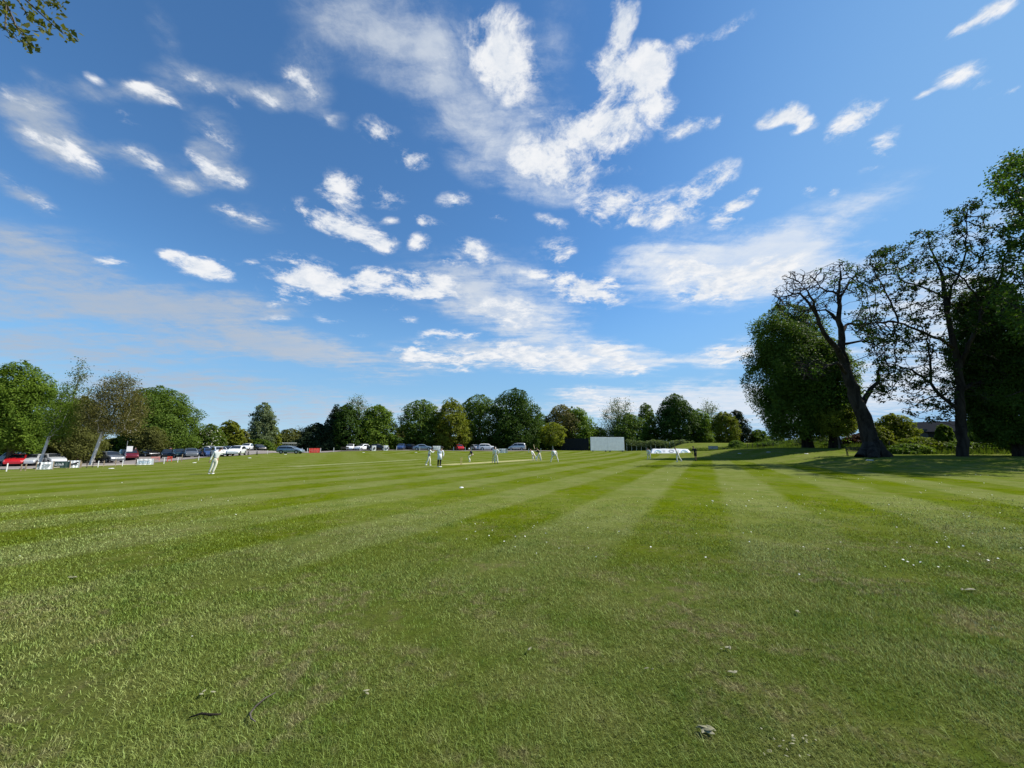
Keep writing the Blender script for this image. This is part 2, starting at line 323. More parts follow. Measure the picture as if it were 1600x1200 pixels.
# ------------------------------------------------------------------ turf colour shared by the lawn sheet and its blades
VPD = 305/608.0; MA = math.atan(VPD); MC, MS = math.cos(MA), math.sin(MA)
def turf_colour(t, fine):
    pos = t.add('ShaderNodeNewGeometry').outputs['Position']
    s3 = t.add('ShaderNodeSeparateXYZ', {0: pos}); x, y = s3.outputs[0], s3.outputs[1]
    flat = t.add('ShaderNodeCombineXYZ', {0: x, 1: y, 2: 0.0}).outputs[0]
    wob = t.math('SUBTRACT', t.noise(flat, .35, 3), .5)
    s = t.math('ADD', t.math('SUBTRACT', t.math('MULTIPLY', x, MC), t.math('MULTIPLY', y, MS)), t.math('MULTIPLY', wob, .55))
    st = t.math('SINE', t.math('MULTIPLY', t.math('SUBTRACT', s, .38), 2*PI/3.95))
    st = t.smooth(st, -.32, .32)                                   # 1 on the pale stripes
    u = t.math('ADD', t.math('ADD', t.math('MULTIPLY', x, .92), t.math('MULTIPLY', y, .4)), t.math('MULTIPLY', wob, 1.2))
    st2 = t.smooth(t.math('SINE', t.math('MULTIPLY', u, 2*PI/5.2)), -.5, .5)
    mown = t.smooth(t.math('ADD', t.math('ADD', y, t.math('MULTIPLY', x, -.10)), t.math('MULTIPLY', wob, 5.0)), 4.7, 7.4)
    # out on the bank beyond the boundary the stripes stop
    off = t.smooth(t.math('SUBTRACT', t.math('ABSOLUTE', t.math('ADD', x, 4.0)), t.math('MULTIPLY', y, .0)), 29.0, 33.0, 1.0, 0.0)
    mown = t.math('MULTIPLY', mown, off)
    big = t.smooth(t.noise(flat, .22, 4, .6), .32, .68)
    mid = t.smooth(t.noise(flat, 1.3, 5, .65), .3, .7)
    sm = t.noise(flat, 9.0, 6, .7)
    rough_c = t.mix(big, (.118, .143, .022), (.165, .178, .050))
    rough_c = t.mix(t.math('MULTIPLY', mid, .75), rough_c, (.074, .120, .007))
    dark = t.mix(mid, (.070, .101, .001), (.098, .129, .003))
    pale = t.mix(mid, (.122, .146, .032), (.154, .174, .054))
    amp = t.smooth(t.noise(flat, .16, 3, .6), .30, .62, .50, 1.0)
    amp = t.math('MULTIPLY', amp, t.smooth(x, -14.0, 6.0, .85, 1.0))
    q = t.math('ADD', t.math('MULTIPLY', t.math('SUBTRACT', st, .5), amp), .5)
    q = t.math('ADD', t.math('MULTIPLY', q, .79), t.math('MULTIPLY', st2, .21))
    q = t.math('ADD', q, t.math('MULTIPLY', t.math('SUBTRACT', t.noise(flat, 2.2, 5, .7), .5), .55), clamp=True)
    m = t.mix(q, dark, pale)
    c = t.mix(mown, rough_c, m)
    # dry, thin patches
    dry = t.math('MULTIPLY', t.smooth(t.noise(flat, .75, 6, .7), .48, .63), t.smooth(t.noise(flat, 6.0, 4, .7), .38, .62))
    c = t.mix(t.math('MULTIPLY', dry, t.math('SUBTRACT', .82, t.math('MULTIPLY', mown, .45))), c, (.175, .150, .070))
    clov = t.math('MULTIPLY', t.smooth(t.noise(flat, 1.05, 5, .65, .4), .54, .66), t.smooth(t.noise(flat, 7.0, 3, .6), .35, .6))
    c = t.mix(t.math('MULTIPLY', clov, .55), c, (.052, .096, .010))
    c = t.mix(t.math('MULTIPLY', t.smooth(sm, .62, .78), .22), c, (.21, .20, .11))
    if fine:
        f1 = t.noise(flat, 55.0, 4, .7); f2 = t.noise(flat, 260.0, 2, .6)
        far = t.smooth(y, 4.0, 22.0, 1.0, .35)
        v = t.math('ADD', t.math('MULTIPLY', t.math('SUBTRACT', sm, .5), 1.3), t.math('ADD', t.math('MULTIPLY', t.math('SUBTRACT', f1, .5), 1.5), t.math('MULTIPLY', t.math('SUBTRACT', f2, .5), .6)))
        c = t.add('ShaderNodeHueSaturation', {'Color': c, 'Value': t.math('ADD', .97, t.math('MULTIPLY', v, far))}).outputs[0]
    if fine:                                            # thatch colour, with the shade between near blades put into it
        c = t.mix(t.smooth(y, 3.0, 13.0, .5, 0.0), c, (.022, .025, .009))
    return c, flat, sm
lawn_m, t, out = new_mat('mown turf')
c, flat, sm = turf_colour(t, True)
p = t.add('ShaderNodeBsdfPrincipled', {'Base Color': c, 'Roughness': 1.0, 'Specular IOR Level': 0.0})
bp = t.add('ShaderNodeBump', {'Strength': .5, 'Distance': .03, 'Height': t.noise(flat, 38.0, 5, .7)}); t.l.new(bp.outputs[0], p.inputs['Normal'])
t.l.new(p.outputs[0], out.inputs['Surface'])
blade_m, t, out = new_mat('grass blades')
c, flat, sm = turf_colour(t, False)
g = t.add('ShaderNodeNewGeometry').outputs['Random Per Island']
c = t.add('ShaderNodeHueSaturation', {'Color': c, 'Hue': t.math('ADD', .49, t.math('MULTIPLY', g, .022)), 'Saturation': t.math('SUBTRACT', 1.05, t.math('MULTIPLY', g, .18)), 'Value': t.math('ADD', .84, t.math('MULTIPLY', t.math('POWER', g, 2.2), 2.5))}).outputs[0]
p = t.add('ShaderNodeBsdfPrincipled', {'Base Color': c, 'Roughness': .6, 'Specular IOR Level': .1})
tl = t.add('ShaderNodeBsdfTranslucent', {'Color': c}); mx = t.add('ShaderNodeMixShader', {0: .3})
t.l.new(p.outputs[0], mx.inputs[1]); t.l.new(tl.outputs[0], mx.inputs[2]); t.l.new(mx.outputs[0], out.inputs['Surface'])

nx, ny = len(GX), len(GY)
gv = np.stack([_gx.ravel(), _gy.ravel(), GZ.ravel()], 1)
idx = np.arange(nx*ny).reshape(ny, nx)
gf = np.stack([idx[:-1, :-1].ravel(), idx[:-1, 1:].ravel(), idx[1:, 1:].ravel(), idx[1:, :-1].ravel()], 1)
ground = link('ground', np_mesh('ground', gv, gf, lawn_m, True)); ground['kind'] = 'structure'

# blades of the near lawn: short, dense close by, thinning out with distance
rng = np.random.default_rng(3)
NB = 720000
yy = np.exp(rng.uniform(math.log(1.0), math.log(15.0), NB*2))
xx = rng.uniform(-1.55, 1.55, NB*2)*(yy+.35)
dens = np.sin(xx*2.1+np.sin(yy*1.7)*1.3)+np.sin(yy*2.9+xx*1.3)+rng.normal(0, .9, NB*2)
keep = np.nonzero((dens > -1.2) & (rng.random(NB*2) < np.clip((15-yy)/9.5, 0, 1)**1.3))[0][:NB]; xx, yy = xx[keep], yy[keep]; NB = len(xx)
dist = np.hypot(xx, yy)
zz = np.array([0.0])
# ground height by bilinear look-up
ix = np.clip(np.searchsorted(GX, xx)-1, 0, nx-2); iy = np.clip(np.searchsorted(GY, yy)-1, 0, ny-2)
u = (xx-GX[ix])/(GX[ix+1]-GX[ix]); v = (yy-GY[iy])/(GY[iy+1]-GY[iy])
zz = (GZ[iy, ix]*(1-u)+GZ[iy, ix+1]*u)*(1-v)+(GZ[iy+1, ix]*(1-u)+GZ[iy+1, ix+1]*u)*v
lean_dir = rng.uniform(0, 2*PI, NB)*.72 + .9 + np.sin(xx*1.1)*.6
hgt = rng.uniform(.011, .031, NB)*np.where(rng.random(NB) < .06, 1.5, 1.0)
lean = rng.uniform(.3, 1.9, NB)*hgt
wid = np.maximum(.00095*dist, .0020)*rng.uniform(.6, 1.25, NB)
hgt *= np.clip(dist/4.5, 1, 1.25); 
wd = lean_dir+PI/2+rng.normal(0, .6, NB)
base = np.stack([xx, yy, zz-.002], 1)
wv_ = np.stack([np.cos(wd)*wid, np.sin(wd)*wid, 0*wid], 1)*.5
tip = base+np.stack([np.cos(lean_dir)*lean, np.sin(lean_dir)*lean, hgt], 1)
midp = base+np.stack([np.cos(lean_dir)*lean*.35, np.sin(lean_dir)*lean*.35, hgt*.62], 1)
bv = np.stack([base-wv_, base+wv_, midp+wv_*.75, midp-wv_*.75, tip], 1).reshape(-1, 3)
k = np.arange(NB)*5
quads = np.stack([k, k+1, k+2, k+3], 1); tris = np.stack([k+3, k+2, k+4], 1)
lg = link('lawn_grass', np_mesh('lawn_grass', bv, [quads, tris], blade_m)); tag(lg, 'short mown grass blades of the near lawn', 'grass', kind='stuff')
del bv, base, tip, midp, wv_

# ------------------------------------------------------------------ sheets laid on the ground
def sheet(name, near, far, m, lift, kind='structure', n=60, k=8):
    def samp(pl, n):
        pl = np.array(pl, float); s = np.concatenate([[0], np.cumsum(np.hypot(*np.diff(pl, axis=0).T))])
        q = np.linspace(0, s[-1], n); return np.stack([np.interp(q, s, pl[:, 0]), np.interp(q, s, pl[:, 1])], 1)
    a, b = samp(near, n), samp(far, n); vs_ = []
    for i in range(n):
        for j in range(k+1):
            q = a[i]*(1-j/k)+b[i]*j/k; vs_.append((q[0], q[1], zg(q[0], q[1])+lift))
    id_ = np.arange(n*(k+1)).reshape(n, k+1)
    f = np.stack([id_[:-1, :-1].ravel(), id_[1:, :-1].ravel(), id_[1:, 1:].ravel(), id_[:-1, 1:].ravel()], 1)
    o = link(name, np_mesh(name, np.array(vs_), f, m, True))
    if kind: o['kind'] = kind
    return o
gravel_m, t, out = new_mat('worn gravel tarmac')
co = t.add('ShaderNodeTexCoord').outputs['Object']
n = t.noise(co, .5, 6, .7); n2_ = t.noise(co, 30, 3, .6)
c = t.mix(t.smooth(n, .3, .7), (.17, .15, .135), (.27, .24, .225)); c = t.mix(t.math('MULTIPLY', n2_, .5), c, (.20, .18, .165))
p = t.add('ShaderNodeBsdfPrincipled', {'Base Color': c, 'Roughness': .95, 'Specular IOR Level': .1}); t.l.new(p.outputs[0], out.inputs[0])
FENCE = [(18,33.0),(47,33.6),(90,35),(160,40),(240,46),(287,51),(340,57),(365,64),(440,80)]
fl = [foot(px, Y) for px, Y in FENCE]
near = [(-50, 21)] + [(p.x-2.8, p.y+1.9) for p in fl] + [(foot(520, 88).x, 88), (foot(700, 92).x, 92), (foot(860, 96).x, 96)]
far = [(-70, 24), (-72, 45), (-74, 66), (-70, 84), (-62, 92), (foot(520, 97).x, 97), (foot(700, 100).x, 100), (foot(870, 102).x, 102)]
sheet('car_park', near, far, gravel_m, .035, n=140, k=26)
strip_m, t, out = new_mat('bare rolled wicket')
co = t.add('ShaderNodeTexCoord').outputs['Object']
p = t.add('ShaderNodeBsdfPrincipled', {'Base Color': t.mix(t.smooth(t.noise(co, 1.5, 6, .7), .3, .7), (.24, .24, .085), (.34, .32, .14)), 'Roughness': .95, 'Specular IOR Level': .1}); t.l.new(p.outputs[0], out.inputs[0])
worn_m, t, out = new_mat('used wicket strip')
co = t.add('ShaderNodeTexCoord').outputs['Object']
p = t.add('ShaderNodeBsdfPrincipled', {'Base Color': t.mix(t.smooth(t.noise(co, 1.2, 6, .7), .35, .7), (.13, .165, .045), (.23, .225, .09)), 'Roughness': .95, 'Specular IOR Level': .1}); t.l.new(p.outputs[0], out.inputs[0])
def strip(name, a, b, wdt, m, lift):
    a, b = Vector(a[:2]), Vector(b[:2]); n_ = (b-a).normalized().orthogonal()*wdt/2
    return sheet(name, [tuple(a-n_), tuple(b-n_)], [tuple(a+n_), tuple(b+n_)], m, lift, n=40, k=3)
PA, PB = hit(694, 726.6), hit(838, 718.3)
strip('cricket_pitch', PA, PB, 2.4, strip_m, .016)
strip('old_cricket_pitch', hit(455, 729.5), hit(657, 718), 1.8, worn_m, .012)
# ------------------------------------------------------------------ trees
def leaf_quads(name, pos, nrm, size, rng, m, aspect=.62):
    n = len(pos); size = np.broadcast_to(size, (n,)); nrm = nrm/np.maximum(np.linalg.norm(nrm, axis=1, keepdims=True), 1e-6)
    r = rng.normal(size=(n, 3)); t = np.cross(nrm, r); t /= np.maximum(np.linalg.norm(t, axis=1, keepdims=True), 1e-6)
    b = np.cross(nrm, t); s = (size*rng.uniform(.6, 1.3, n))[:, None]*.5
    fold = nrm*s*.25
    v = np.stack([pos+t*s, pos+b*s*aspect+fold, pos-t*s, pos-b*s*aspect+fold], 1).reshape(-1, 3)
    k = np.arange(n)*4
    return np_mesh(name, v, np.stack([k, k+1, k+2, k+3], 1), m)
def prof(kind, t):
    if kind == 'dome': return np.clip(np.minimum(np.sqrt(np.clip(1-t**2.4, 0, 1)), .80+1.2*t), 0, 1)
    if kind == 'round': return np.sqrt(np.clip(1-(2*t-.86)**2/1.32, 0, 1))
    if kind == 'ovoid': return np.clip(np.sqrt(np.clip(1-t**1.7, 0, 1))*(.72+.9*np.minimum(t, .32)), 0, 1)
    if kind == 'cone': return np.clip(1.02-t**1.15, 0, 1)*.95
    if kind == 'mound': return np.sqrt(np.clip(1-t**2, 0, 1))
    return np.ones_like(t)
def unit(rng, n, up=0.0):
    d = rng.normal(size=(n, 3)); d[:, 2] += up; return d/np.linalg.norm(d, axis=1, keepdims=True)
def crown_points(rng, H0, H1, Rr, kind, n, clump=40, lobes=40, squash=1.0, loose=1.0, rag=1.7):
    """leaf positions and facing directions over overlapping boughs that fill the crown's envelope"""
    L = lobes; t = np.concatenate([rng.random(L*4)]); ok = rng.random(L*4) < prof(kind, t)**2+.04; t = t[ok][:L]; L = len(t)
    a = rng.uniform(0, 2*PI, L); pr = prof(kind, t); rl = rng.uniform(.26, .42, L)*np.clip(.45+.6*pr, .4, 1.0)
    rr = np.maximum(pr-rl*.78, 0)*np.sqrt(rng.uniform(.1, 1, L)); hh = H1-H0
    c = np.stack([np.cos(a)*rr*Rr, np.sin(a)*rr*Rr*squash, H0+np.clip(t, .06, 1-.55*Rr*.3/hh)*hh], 1)
    lr = Rr*rl; lz = np.minimum(.85, .30*hh/np.maximum(lr, 1e-3))
    nc = max(1, n//clump); q = rng.choice(L, nc, p=(lr**2)/(lr**2).sum())
    d = unit(rng, nc, .2); rad = lr[q]*rng.uniform(.45, 1.08, nc)
    dd = d*rad[:, None]; dd[:, 2] *= lz[q]; dd[:, 1] *= squash
    cc = c[q]+dd; cr = lr[q]*rng.uniform(.16, .36, nc)*loose
    # two thirds of the foliage clothes the outline itself, broken by hollows
    ns = int(nc*1.6); ts = np.concatenate([rng.random(ns*4)]); ts = ts[rng.random(ns*4) < np.sqrt(prof(kind, ts))][:ns]; ns = len(ts)
    an = rng.uniform(0, 2*PI, ns); ph = rng.uniform(0, 6.28, 6)
    bump = .07*np.sin(3*an+7*ts+ph[0])+.06*np.sin(5*an-11*ts+ph[1])+.06*np.sin(9*an+17*ts+ph[2])+.04*np.sin(2*an+23*ts+ph[3])
    rs = np.maximum(prof(kind, ts)*(.86+bump*rag+.16*rng.random(ns)-.20*rng.random(ns)**2), .02)
    up_ = np.clip(1-prof(kind, np.minimum(ts+.08, 1))/np.maximum(prof(kind, ts), .05), 0, 1)
    c2 = np.stack([np.cos(an)*rs*Rr, np.sin(an)*rs*Rr*squash, H0+ts*hh*(.97+bump*rag*.35)], 1)
    d2 = np.stack([np.cos(an)*(1-up_*.6), np.sin(an)*(1-up_*.6), .25+up_*2.2], 1); d2 /= np.linalg.norm(d2, axis=1, keepdims=True)
    cc = np.concatenate([cc, c2]); d = np.concatenate([d, d2]); cr = np.concatenate([cr, Rr*rng.uniform(.05, .115, ns)*loose]); nc = len(cc)
    k = rng.integers(0, nc, n); off = rng.normal(size=(n, 3))*cr[k][:, None]*np.array([1, squash, .75])
    p = cc[k]+off; nn = d[k]*.8+unit(rng, n)*.85+np.array([0, 0, .35])
    # keep within the tree's own outline, with ragged spill
    z = (p[:, 2]-H0)/hh; az_ = np.arctan2(p[:, 1], p[:, 0]); wob_ = 1+rag*(.06*np.sin(2*az_+5*z+ph[0])+.06*np.sin(4*az_-9*z+ph[4])+.055*np.sin(7*az_+15*z+ph[5])+.05*np.sin(3*az_+26*z+ph[1]))
    lim = prof(kind, np.clip(z, 0, 1))*Rr*wob_*(1.0+.10*rng.random(n))+.10*Rr
    rad_ = np.hypot(p[:, 0], p[:, 1]/squash); sc_ = np.where(rad_ > lim, lim/np.maximum(rad_, 1e-6)*rng.uniform(.8, 1, n), 1.0)
    p[:, 0] *= sc_; p[:, 1] *= sc_; p[:, 2] = np.clip(p[:, 2], H0-.05*hh*(H0 > .5), H1+.04*hh*rng.random(n))
    sk = rng.normal(0, .05, 2); p[:, 0] += sk[0]*(p[:, 2]-H0); p[:, 1] += sk[1]*(p[:, 2]-H0)
    return p, nn, c, lr
def add_chain(V, F, pts, rads, n, base):
    pts = np.asarray(pts, float); m = len(pts)
    tg = np.gradient(pts, axis=0) if m > 1 else np.zeros((1, 3)); tg /= np.maximum(np.linalg.norm(tg, axis=1, keepdims=True), 1e-9)
    up = np.array([1., 0, 0]) if abs(tg[0][0]) < .8 else np.array([0, 1., 0])
    th = np.arange(n)*2*PI/n; cs, sn = np.cos(th)[:, None], np.sin(th)[:, None]
    for i in range(m):
        up = up-tg[i]*(up@tg[i]); up /= max(np.linalg.norm(up), 1e-9); wv = np.cross(tg[i], up)
        V.append(pts[i]+(cs*up+sn*wv)*rads[i])
    j = np.arange(n); jn = (j+1) % n
    for i in range(m-1):
        a = base+i*n; b = a+n
        F.append(np.stack([a+j, a+jn, b+jn, b+j], 1))
    return base+m*n
def simple_trunk(rng, H, r0, lobes, lr, wob=.25, lean=(0, 0), nl=9, name='trunk', m=None, forks=True):
    V, F, base = [], [], 0
    zs = np.linspace(-.15, H, 9); ph = rng.uniform(0, 6.28, 2)
    def ax(z): return np.array([lean[0]*z+wob*math.sin(z*.45+ph[0])*min(1, z/3 if z > 0 else 0), lean[1]*z+wob*math.sin(z*.4+ph[1])*min(1, z/3 if z > 0 else 0), z])
    pts = [ax(z) for z in zs]; rd = [r0*(1-.8*max(z, 0)/H)*(1+.5*math.exp(-max(z, 0)*1.6/max(r0*2, .3))) for z in zs]
    base = add_chain(V, F, pts, rd, 9, base)
    if forks and lobes is not None:
        for k in rng.permutation(len(lobes))[:nl]:
            c = lobes[k]; z0 = min(max(c[2]*rng.uniform(.45, .75), H*.16), H*.92); a = ax(z0)
            mid = a*.5+c*.5+np.array([0, 0, .1*H*rng.uniform(-.3, .6)])
            rr = r0*(1-.8*z0/H)
            base = add_chain(V, F, [a, a*.7+mid*.3+rng.normal(0, .08, 3), mid, c], [rr*.62, rr*.45, rr*.3, rr*.1], 6, base)
    return np_mesh(name, np.concatenate(V), np.concatenate(F), m, True)
def colonize(rng, nodes, parents, attract, step, di, dk, iters=90, trop=(0, 0, .05)):
    nodes = [np.array(p, float) for p in nodes]; parents = list(parents)
    A = np.array(attract, float); near = np.full(len(A), -1); nd = np.full(len(A), 1e9)
    def upd(i0):
        nonlocal near, nd
        B = np.array(nodes[i0:])
        if len(B) == 0 or len(A) == 0: return
        for s in range(0, len(B), 400):
            d = np.linalg.norm(A[:, None]-B[None, s:s+400], axis=2); j = d.argmin(1); dm = d[np.arange(len(A)), j]
            b = dm < nd; near[b] = j[b]+i0+s; nd[b] = dm[b]
    upd(0)
    for _ in range(iters):
        if len(A) == 0: break
        act = nd < di
        if not act.any(): act = nd <= nd.min()+1e-6
        i0 = len(nodes)
        P = np.array(nodes); ids = near[act]; dv = A[act]-P[ids]; dv /= np.maximum(np.linalg.norm(dv, axis=1, keepdims=True), 1e-6)
        acc = np.zeros((len(P), 3)); np.add.at(acc, ids, dv)
        for k in np.unique(ids):
            d = acc[k]; l = np.linalg.norm(d)
            if l < 1e-4: d = rng.normal(size=3); l = np.linalg.norm(d)
            d = d/l+np.array(trop)+rng.normal(0, .16, 3); d /= np.linalg.norm(d)
            nodes.append(P[k]+d*step); parents.append(int(k))
        upd(i0)
        kp = nd > dk; A, near, nd = A[kp], near[kp], nd[kp]
    return np.array(nodes), np.array(parents)
def branch_radii(nodes, parents, tip, ex=2.25, fixed=None):
    n = len(nodes); acc = np.zeros(n); r = np.zeros(n); nch = np.zeros(n, int)
    for i in range(n-1, -1, -1):
        r[i] = tip if nch[i] == 0 else acc[i]**(1/ex)
        if fixed is not None and i in fixed: r[i] = max(fixed[i], r[i]*.6)
        if parents[i] >= 0: acc[parents[i]] += r[i]**ex; nch[parents[i]] += 1
    return r, nch
def branch_mesh(name, nodes, parents, r, m, minr=0.0, sides=(5, 8, 14)):
    ch = {}
    for i, p in enumerate(parents):
        if p >= 0: ch.setdefault(int(p), []).append(i)
    V, F, base = [], [], 0
    st = [(None, i) for i, p in enumerate(parents) if p < 0]
    while st:
        p0, i = st.pop(); chain = [] if p0 is None else [p0]
        while True:
            chain.append(i); c = ch.get(i, [])
            if not c: break
            c = sorted(c, key=lambda k: -r[k])
            for k in c[1:]: st.append((i, k))
            i = c[0]
        rr = [r[k] for k in chain]
        if p0 is not None: rr[0] = min(rr[0]*.85, rr[1]*1.35)
        if max(rr) < minr or len(chain) < 2: continue
        n = sides[0] if max(rr) < .06 else sides[1] if max(rr) < .3 else sides[2]
        base = add_chain(V, F, nodes[chain], rr, n, base)
    return np_mesh(name, np.concatenate(V), np.concatenate(F), m, True)

bark_grey = bark_mat('grey bark', (.060, .052, .042), (.16, .14, .115))
bark_dark = bark_mat('dark ridged bark', (.014, .011, .009), (.050, .041, .032), 2.2)
bark_birch = bark_mat('pale birch bark', (.50, .48, .44), (.84, .82, .77), 1.5, ((.07, .06, .045), 5.0, 7.5))
bark_olive = bark_mat('twig bark', (.07, .062, .040), (.15, .135, .09))
LEAF = {
 'shade':  leaf_mat('shade darkened green leaves', (.014, .032, .006), (.045, .078, .013)),  # darker copy for the backlit open tree: its shade is put into the colour
 'mid':    leaf_mat('mid green leaves', (0.050, 0.094, 0.013), (0.148, 0.221, 0.029)),
 'bright': leaf_mat('fresh green leaves', (0.068, 0.127, 0.012), (0.176, 0.253, 0.030)),
 'yellow': leaf_mat('yellow green leaves', (0.098, 0.130, 0.010), (0.244, 0.260, 0.029)),
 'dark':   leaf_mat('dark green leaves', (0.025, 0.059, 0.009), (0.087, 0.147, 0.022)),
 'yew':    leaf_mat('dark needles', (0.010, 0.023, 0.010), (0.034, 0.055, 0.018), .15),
 'olive':  leaf_mat('olive leaves', (0.076, 0.087, 0.021), (0.172, 0.178, 0.048)),
 'brown':  leaf_mat('olive brown spring leaves', (0.092, 0.087, 0.028), (0.201, 0.184, 0.063)),
 'grey':   leaf_mat('grey green leaves', (0.077, 0.107, 0.052), (0.206, 0.250, 0.120)),
 'lime':   leaf_mat('lime green leaves', (0.108, 0.157, 0.011), (0.272, 0.315, 0.036)),
 'blossom':leaf_mat('hawthorn blossom', (.45, .44, .36), (.75, .73, .64), .2),
 'copper': leaf_mat('copper leaves', (.035, .016, .012), (.085, .038, .026)),
}
def place(px, Y, dz=0): 
    f = foot(px, Y); return f
def dims(px, hw, top, Y):
    f = foot(px, Y); H = at(px, top, Y)[2]-f.z; Rr = 1.07*hw/608*Y*math.cos(math.atan((px-800)/608))
    return f, H, Rr
TREES = []
def dense_tree(seed, label, px, hw, top, Y, kind='dome', leaf='mid', n=9000, ls=.36, h0=.10, trunk_r=.35, name='broadleaf_tree', cat='tree', group=None, bark=bark_grey, lobes=40, squash=1.0, clump=45, loose=1.0, rag=1.7, over=None, trunk=True, px_trunk=None):
    rng = np.random.default_rng(seed)
    f, H, Rr = dims(px, hw, top, Y)
    o = thing(name, label, cat, f, group=group)
    n = int(n*1.9); ls *= 1.28
    if Y < 88: n = int(n*1.75); ls *= .72
    p, nn, c, lr = crown_points(rng, H*h0, H, Rr, kind, n, clump, lobes, squash, loose, rag)
    # optional blossom over the crown, in a second leaf colour
    cr = link('crown' if trunk else 'foliage', leaf_quads('crown', p, nn, ls, rng, LEAF[leaf]), o)
    if over:
        lf, cnt, s2 = over; k = rng.choice(len(p), cnt); q = p[k]; cen = np.array([0, 0, H*.45])
        q = q+(q-cen)*rng.uniform(.0, .06, cnt)[:, None]
        link('blossom', leaf_quads('blossom', q, nn[k]+np.array([0, 0, .5]), s2, rng, LEAF[lf]), o)
    if trunk:
        link('trunk', simple_trunk(rng, H*.8, trunk_r, c, lr, m=bark), o)
    TREES.append(o); return o
def airy_tree(seed, label, px, hw, top, Y, kind='ovoid', leaf='olive', n_attr=420, n_leaf=5000, ls=.22, h0=.2, step=.55, tip=.022, trunk_r=.25, bark=bark_olive, name='airy_tree', cat='tree', group=None, lean=0.0, spread=.45, pts=None, minr=0.0, px_base=None):
    """a tree whose branches show: grown twig by twig into its envelope"""
    rng = np.random.default_rng(seed)
    f, H, Rr = dims(px, hw, top, Y)
    if px_base is not None:
        f0 = foot(px_base, Y); shift = f.x-f0.x; f = f0
    else: shift = 0.0
    t = rng.random(n_attr*3); a = rng.uniform(0, 2*PI, n_attr*3); rr = np.sqrt(rng.random(n_attr*3)); pr = prof(kind, t)
    ok = rng.random(n_attr*3) < pr**2; t, a, rr, pr = t[ok][:n_attr], a[ok][:n_attr], rr[ok][:n_attr], pr[ok][:n_attr]
    A = np.stack([shift+np.cos(a)*rr*pr*Rr, np.sin(a)*rr*pr*Rr, H*h0+t*H*(1-h0)], 1)
    zt = H*h0*1.15; tr = [np.array([shift*(z/H)*1.2+lean*z, 0, z]) for z in np.arange(-.2, zt+.01, step)]
    nodes, par = colonize(rng, tr, [-1]+list(range(len(tr)-1)), A, step, H*.5, step*1.5, 80)
    r, nch = branch_radii(nodes, par, tip)
    sc_ = trunk_r/max(r[0], 1e-3); r = np.maximum(r*np.where(r > tip*2, sc_**((np.log(np.maximum(r, tip)/tip)/max(math.log(r[0]/tip), .1))), 1), tip)
    o = thing(name, label, cat, f, group=group)
    link('trunk', branch_mesh('trunk', nodes, par, r, bark, minr), o)
    tw = np.nonzero(r < tip*2.6)[0]; k = rng.choice(tw, n_leaf)
    p = nodes[k]+rng.normal(0, spread, (n_leaf, 3))*np.array([1, 1, .8])
    link('crown', leaf_quads('crown', p, unit(rng, n_leaf, .5), ls, rng, LEAF[leaf]), o)
    TREES.append(o); return o

G1, G2, G3 = 'trees round the car park', 'trees along the far boundary', 'old trees on the right bank'
# --- left, by the car park
dense_tree(11, 'big fresh green tree on the far left above the red and white cars', 20, 62, 570, 52, 'round', 'bright', 15000, .26, .14, .4, group=G1, lobes=34)
dense_tree(12, 'dark green tree cut off by the left edge of the photo', -45, 50, 583, 58, 'round', 'mid', 8000, .3, .08, .4, group=G1)
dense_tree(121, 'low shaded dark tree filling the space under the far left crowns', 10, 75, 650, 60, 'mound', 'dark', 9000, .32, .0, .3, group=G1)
airy_tree(13, 'tall thin leaved tree poking up behind the big fresh green tree on the left', 105, 27, 556, 66, 'ovoid', 'grey', 330, 2600, .26, .3, .6, .03, .25, group=G1)
airy_tree(14, 'olive brown birch with a leaning white trunk beside the parked cars', 172, 52, 580, 47, 'ovoid', 'brown', 760, 23000, .15, .34, .40, .016, .15, bark=bark_birch, name='birch_tree', group=G1, px_base=146, spread=.42)
airy_tree(15, 'slim birch with a pale trunk rising between the silver hatchbacks on the left', 84, 30, 600, 45, 'ovoid', 'bright', 260, 6500, .16, .36, .42, .014, .12, bark=bark_birch, name='birch_tree', group=G1, px_base=66, spread=.5)
dense_tree(16, 'bushy olive tree filling the gap between the two pale birch trunks', 118, 48, 622, 58, 'dome', 'olive', 12000, .24, .06, .3, group=G1, clump=40, loose=1.5)
dense_tree(17, 'broad dense dark green dome tree behind the black saloon cars', 254, 62, 607, 78, 'dome', 'mid', 15000, .36, .09, .5, group=G1, lobes=34)
dense_tree(171, 'young pale leaved tree in front of the dark dome tree beside the sign board', 236, 26, 668, 72, 'round', 'olive', 2500, .28, .1, .15, group=G1, clump=30)
dense_tree(18, 'hawthorn covered in cream blossom behind the fielder on the left', 330, 26, 664, 86, 'mound', 'mid', 4200, .34, .0, .15, name='hawthorn', cat='bush', over=('blossom', 950, .30))
dense_tree(19, 'small yellow green tree right of the cream blossomed hawthorn', 361, 22, 658, 92, 'dome', 'yellow', 4500, .36, .05, .25, group=G1)
dense_tree(191, 'cream blossomed bush left of the tall grey green tree', 381, 13, 672, 96, 'mound', 'olive', 1800, .36, .0, .12, name='hawthorn', cat='bush', over=('blossom', 260, .3))
dense_tree(20, 'tall narrow grey green tree standing behind the white cars left of the goal', 408, 19, 632, 104, 'round', 'grey', 6500, .36, .04, .35, group=G1, clump=40, loose=1.5, rag=2.6)
dense_tree(201, 'small yellow green tree touching the left post of the goal', 431, 9, 665, 108, 'ovoid', 'yellow', 1600, .36, .04, .2, group=G1)
dense_tree(202, 'low olive thicket behind the football goal', 455, 26, 671, 135, 'mound', 'olive', 3500, .5, .0, .2, name='thicket', cat='bushes')
airy_tree(203, 'bare twigged distant tree above the football goal', 466, 12, 662, 150, 'dome', 'brown', 160, 260, .3, .3, .7, .05, .25, group=G1)
